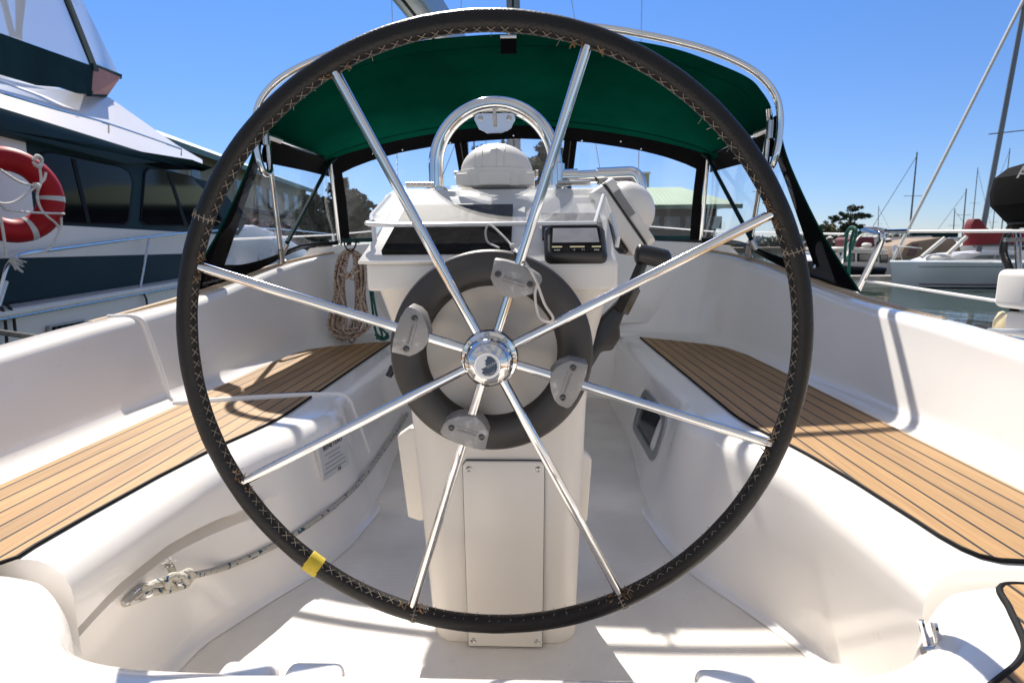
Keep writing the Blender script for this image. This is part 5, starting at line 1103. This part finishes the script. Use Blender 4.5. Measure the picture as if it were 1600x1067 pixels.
tree('conifer_tree', 'smaller dark tree at the end of the tan building', 'tree', b, 4.6, [((0, 0, 3.6), (.7, .7, .6)), ((-.4, 0, 2.6), (1., .9, .7)), ((.5, 0, 2.2), (1., .9, .7)), ((0, 0, 1.3), (1.2, 1, .6))], M['leaf_dark'], .19, 5200)
b = tb(850, 380, 45); b[2] = .3
tree('pine_tree', 'tall dark pine right of the compass dome', 'tree', b, 8.6, [((.4, 0, 7.6), (1.0, .9, .7)), ((-.5, 0, 6.6), (1.1, 1, .7)), ((.7, 0, 5.8), (1., 1, .8)), ((-.2, 0, 4.9), (1.1, 1, .7)), ((.5, 0, 3.9), (1., 1, .7)), ((-.8, 0, 3.6), (.9, .9, .6))], M['leaf_dark'], .21, 8500, .2)
b = tb(785, 380, 50); b[2] = .3
tree('broadleaf_tree', 'thin branched tree directly behind the compass dome', 'tree', b, 10.2, [((-1.2, 0, 8.6), (1.1, .9, .5)), ((.6, 0, 8.8), (1.0, .9, .6)), ((1.3, 0, 7.6), (.9, .8, .6)), ((-.5, 0, 7.2), (1.0, .9, .4)), ((.2, 0, 6.0), (1.4, 1, .6))], M['leaf_olive'], .17, 3800, .22)
fw_ = MB()
for k in range(9000):
    x = RN.uniform(20, 150); y_ = 150+RN.uniform(0, 6); hh = 1.4+1.1*math.sin(x*.21)+.9*math.sin(x*.53+1)+.6*math.sin(x*1.3); q = A(x, y_, .3+RN.rand()*max(.5, hh)); e = RN.randn(3, 3)*.42; fw_.add([q+e[0], q+e[1], q+e[2]], [(0, 1, 2)])
tag(fw_.build('far_trees', M['leaf_dark'], fix=False), kind='stuff', label='low dark line of trees along the far shore', cat='trees')

# ================================================================== CAMERA, SKY, SUN
cam = bpy.data.cameras.new('camera'); cam.sensor_width = 36; cam.lens = F/1600*36; cam.clip_end = 4000; cam.clip_start = .02
cam.shift_y = 0
cam.dof.use_dof = True; cam.dof.focus_distance = 1.12; cam.dof.aperture_fstop = 9.
co_ = bpy.data.objects.new('camera', cam); COL.objects.link(co_); co_.matrix_world = Matrix([(RT[i], UPV[i], -FW[i], CAM[i]) for i in range(3)]+[(0, 0, 0, 1)]); scene.camera = co_
SV = nz(A(-.225, .80, 1.0)); EL = math.asin(SV[2]); AZ = math.atan2(SV[0], SV[1])
w = bpy.data.worlds.new('World'); scene.world = w; w.use_nodes = True; nt = w.node_tree
sky = nt.nodes.new('ShaderNodeTexSky'); sky.sky_type = 'NISHITA'; sky.sun_disc = False; sky.sun_elevation = EL; sky.sun_rotation = AZ
sky.air_density = 1.0; sky.dust_density = .0; sky.ozone_density = 5.0; sky.altitude = 300
bgn = nt.nodes['Background']; 
wt = nt.nodes.new('ShaderNodeTexCoord'); wx = nt.nodes.new('ShaderNodeSeparateXYZ'); nt.links.new(wt.outputs['Generated'], wx.inputs[0])
wr = nt.nodes.new('ShaderNodeValToRGB'); e = wr.color_ramp.elements; e[0].position = .0; e[0].color = (.78, .80, .98, 1); e[1].position = .55; e[1].color = (.72, 1.10, 1.50, 1)
nt.links.new(wx.outputs['Z'], wr.inputs[0])
wm = nt.nodes.new('ShaderNodeMixRGB'); wm.blend_type = 'MULTIPLY'; wm.inputs[0].default_value = 1; nt.links.new(sky.outputs[0], wm.inputs[1]); nt.links.new(wr.outputs[0], wm.inputs[2])

def wmath(op, a, b=None, c=None):
    n = nt.nodes.new('ShaderNodeMath'); n.operation = op
    for i, q in enumerate((a, b, c)):
        if q is None: continue
        if isinstance(q, (int, float)): n.inputs[i].default_value = q
        else: nt.links.new(q, n.inputs[i])
    return n.outputs[0]
def wramp(v, a, b):
    n = nt.nodes.new('ShaderNodeMapRange'); n.interpolation_type = 'SMOOTHSTEP'; n.inputs[1].default_value = a; n.inputs[2].default_value = b; nt.links.new(v, n.inputs[0]); return n.outputs[0]
# bright cloud added to unseen sky overhead and behind, lifting shade; clear blue ahead
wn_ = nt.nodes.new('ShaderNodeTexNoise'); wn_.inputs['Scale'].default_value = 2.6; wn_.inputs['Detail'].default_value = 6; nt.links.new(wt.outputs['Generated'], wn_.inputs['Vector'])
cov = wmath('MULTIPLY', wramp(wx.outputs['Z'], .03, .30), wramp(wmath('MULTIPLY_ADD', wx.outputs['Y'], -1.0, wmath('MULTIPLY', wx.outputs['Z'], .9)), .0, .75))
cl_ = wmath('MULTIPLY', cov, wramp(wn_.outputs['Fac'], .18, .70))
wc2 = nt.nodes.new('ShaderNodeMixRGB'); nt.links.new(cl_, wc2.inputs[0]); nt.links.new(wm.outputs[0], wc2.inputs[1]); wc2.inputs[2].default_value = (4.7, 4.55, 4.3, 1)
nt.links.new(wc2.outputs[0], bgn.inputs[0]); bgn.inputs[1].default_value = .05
sl = bpy.data.lights.new('sun', 'SUN'); sl.energy = 3.5; sl.angle = R(.53); sl.color = (1., .94, .86)
so = bpy.data.objects.new('sun', sl); COL.objects.link(so); so.rotation_euler = Vector(SV).to_track_quat('Z', 'Y').to_euler(); so.location = (0, 0, 20)
vs = scene.view_settings; vs.view_transform = 'Standard'; vs.look = 'None'; vs.gamma = 1; vs.use_curve_mapping = False; vs.exposure = 1.2
scene.cycles.max_bounces = 10; scene.cycles.transparent_max_bounces = 16; scene.cycles.diffuse_bounces = 5; scene.cycles.glossy_bounces = 5
scene.cycles.use_denoising = True; scene.cycles.sample_clamp_indirect = 6
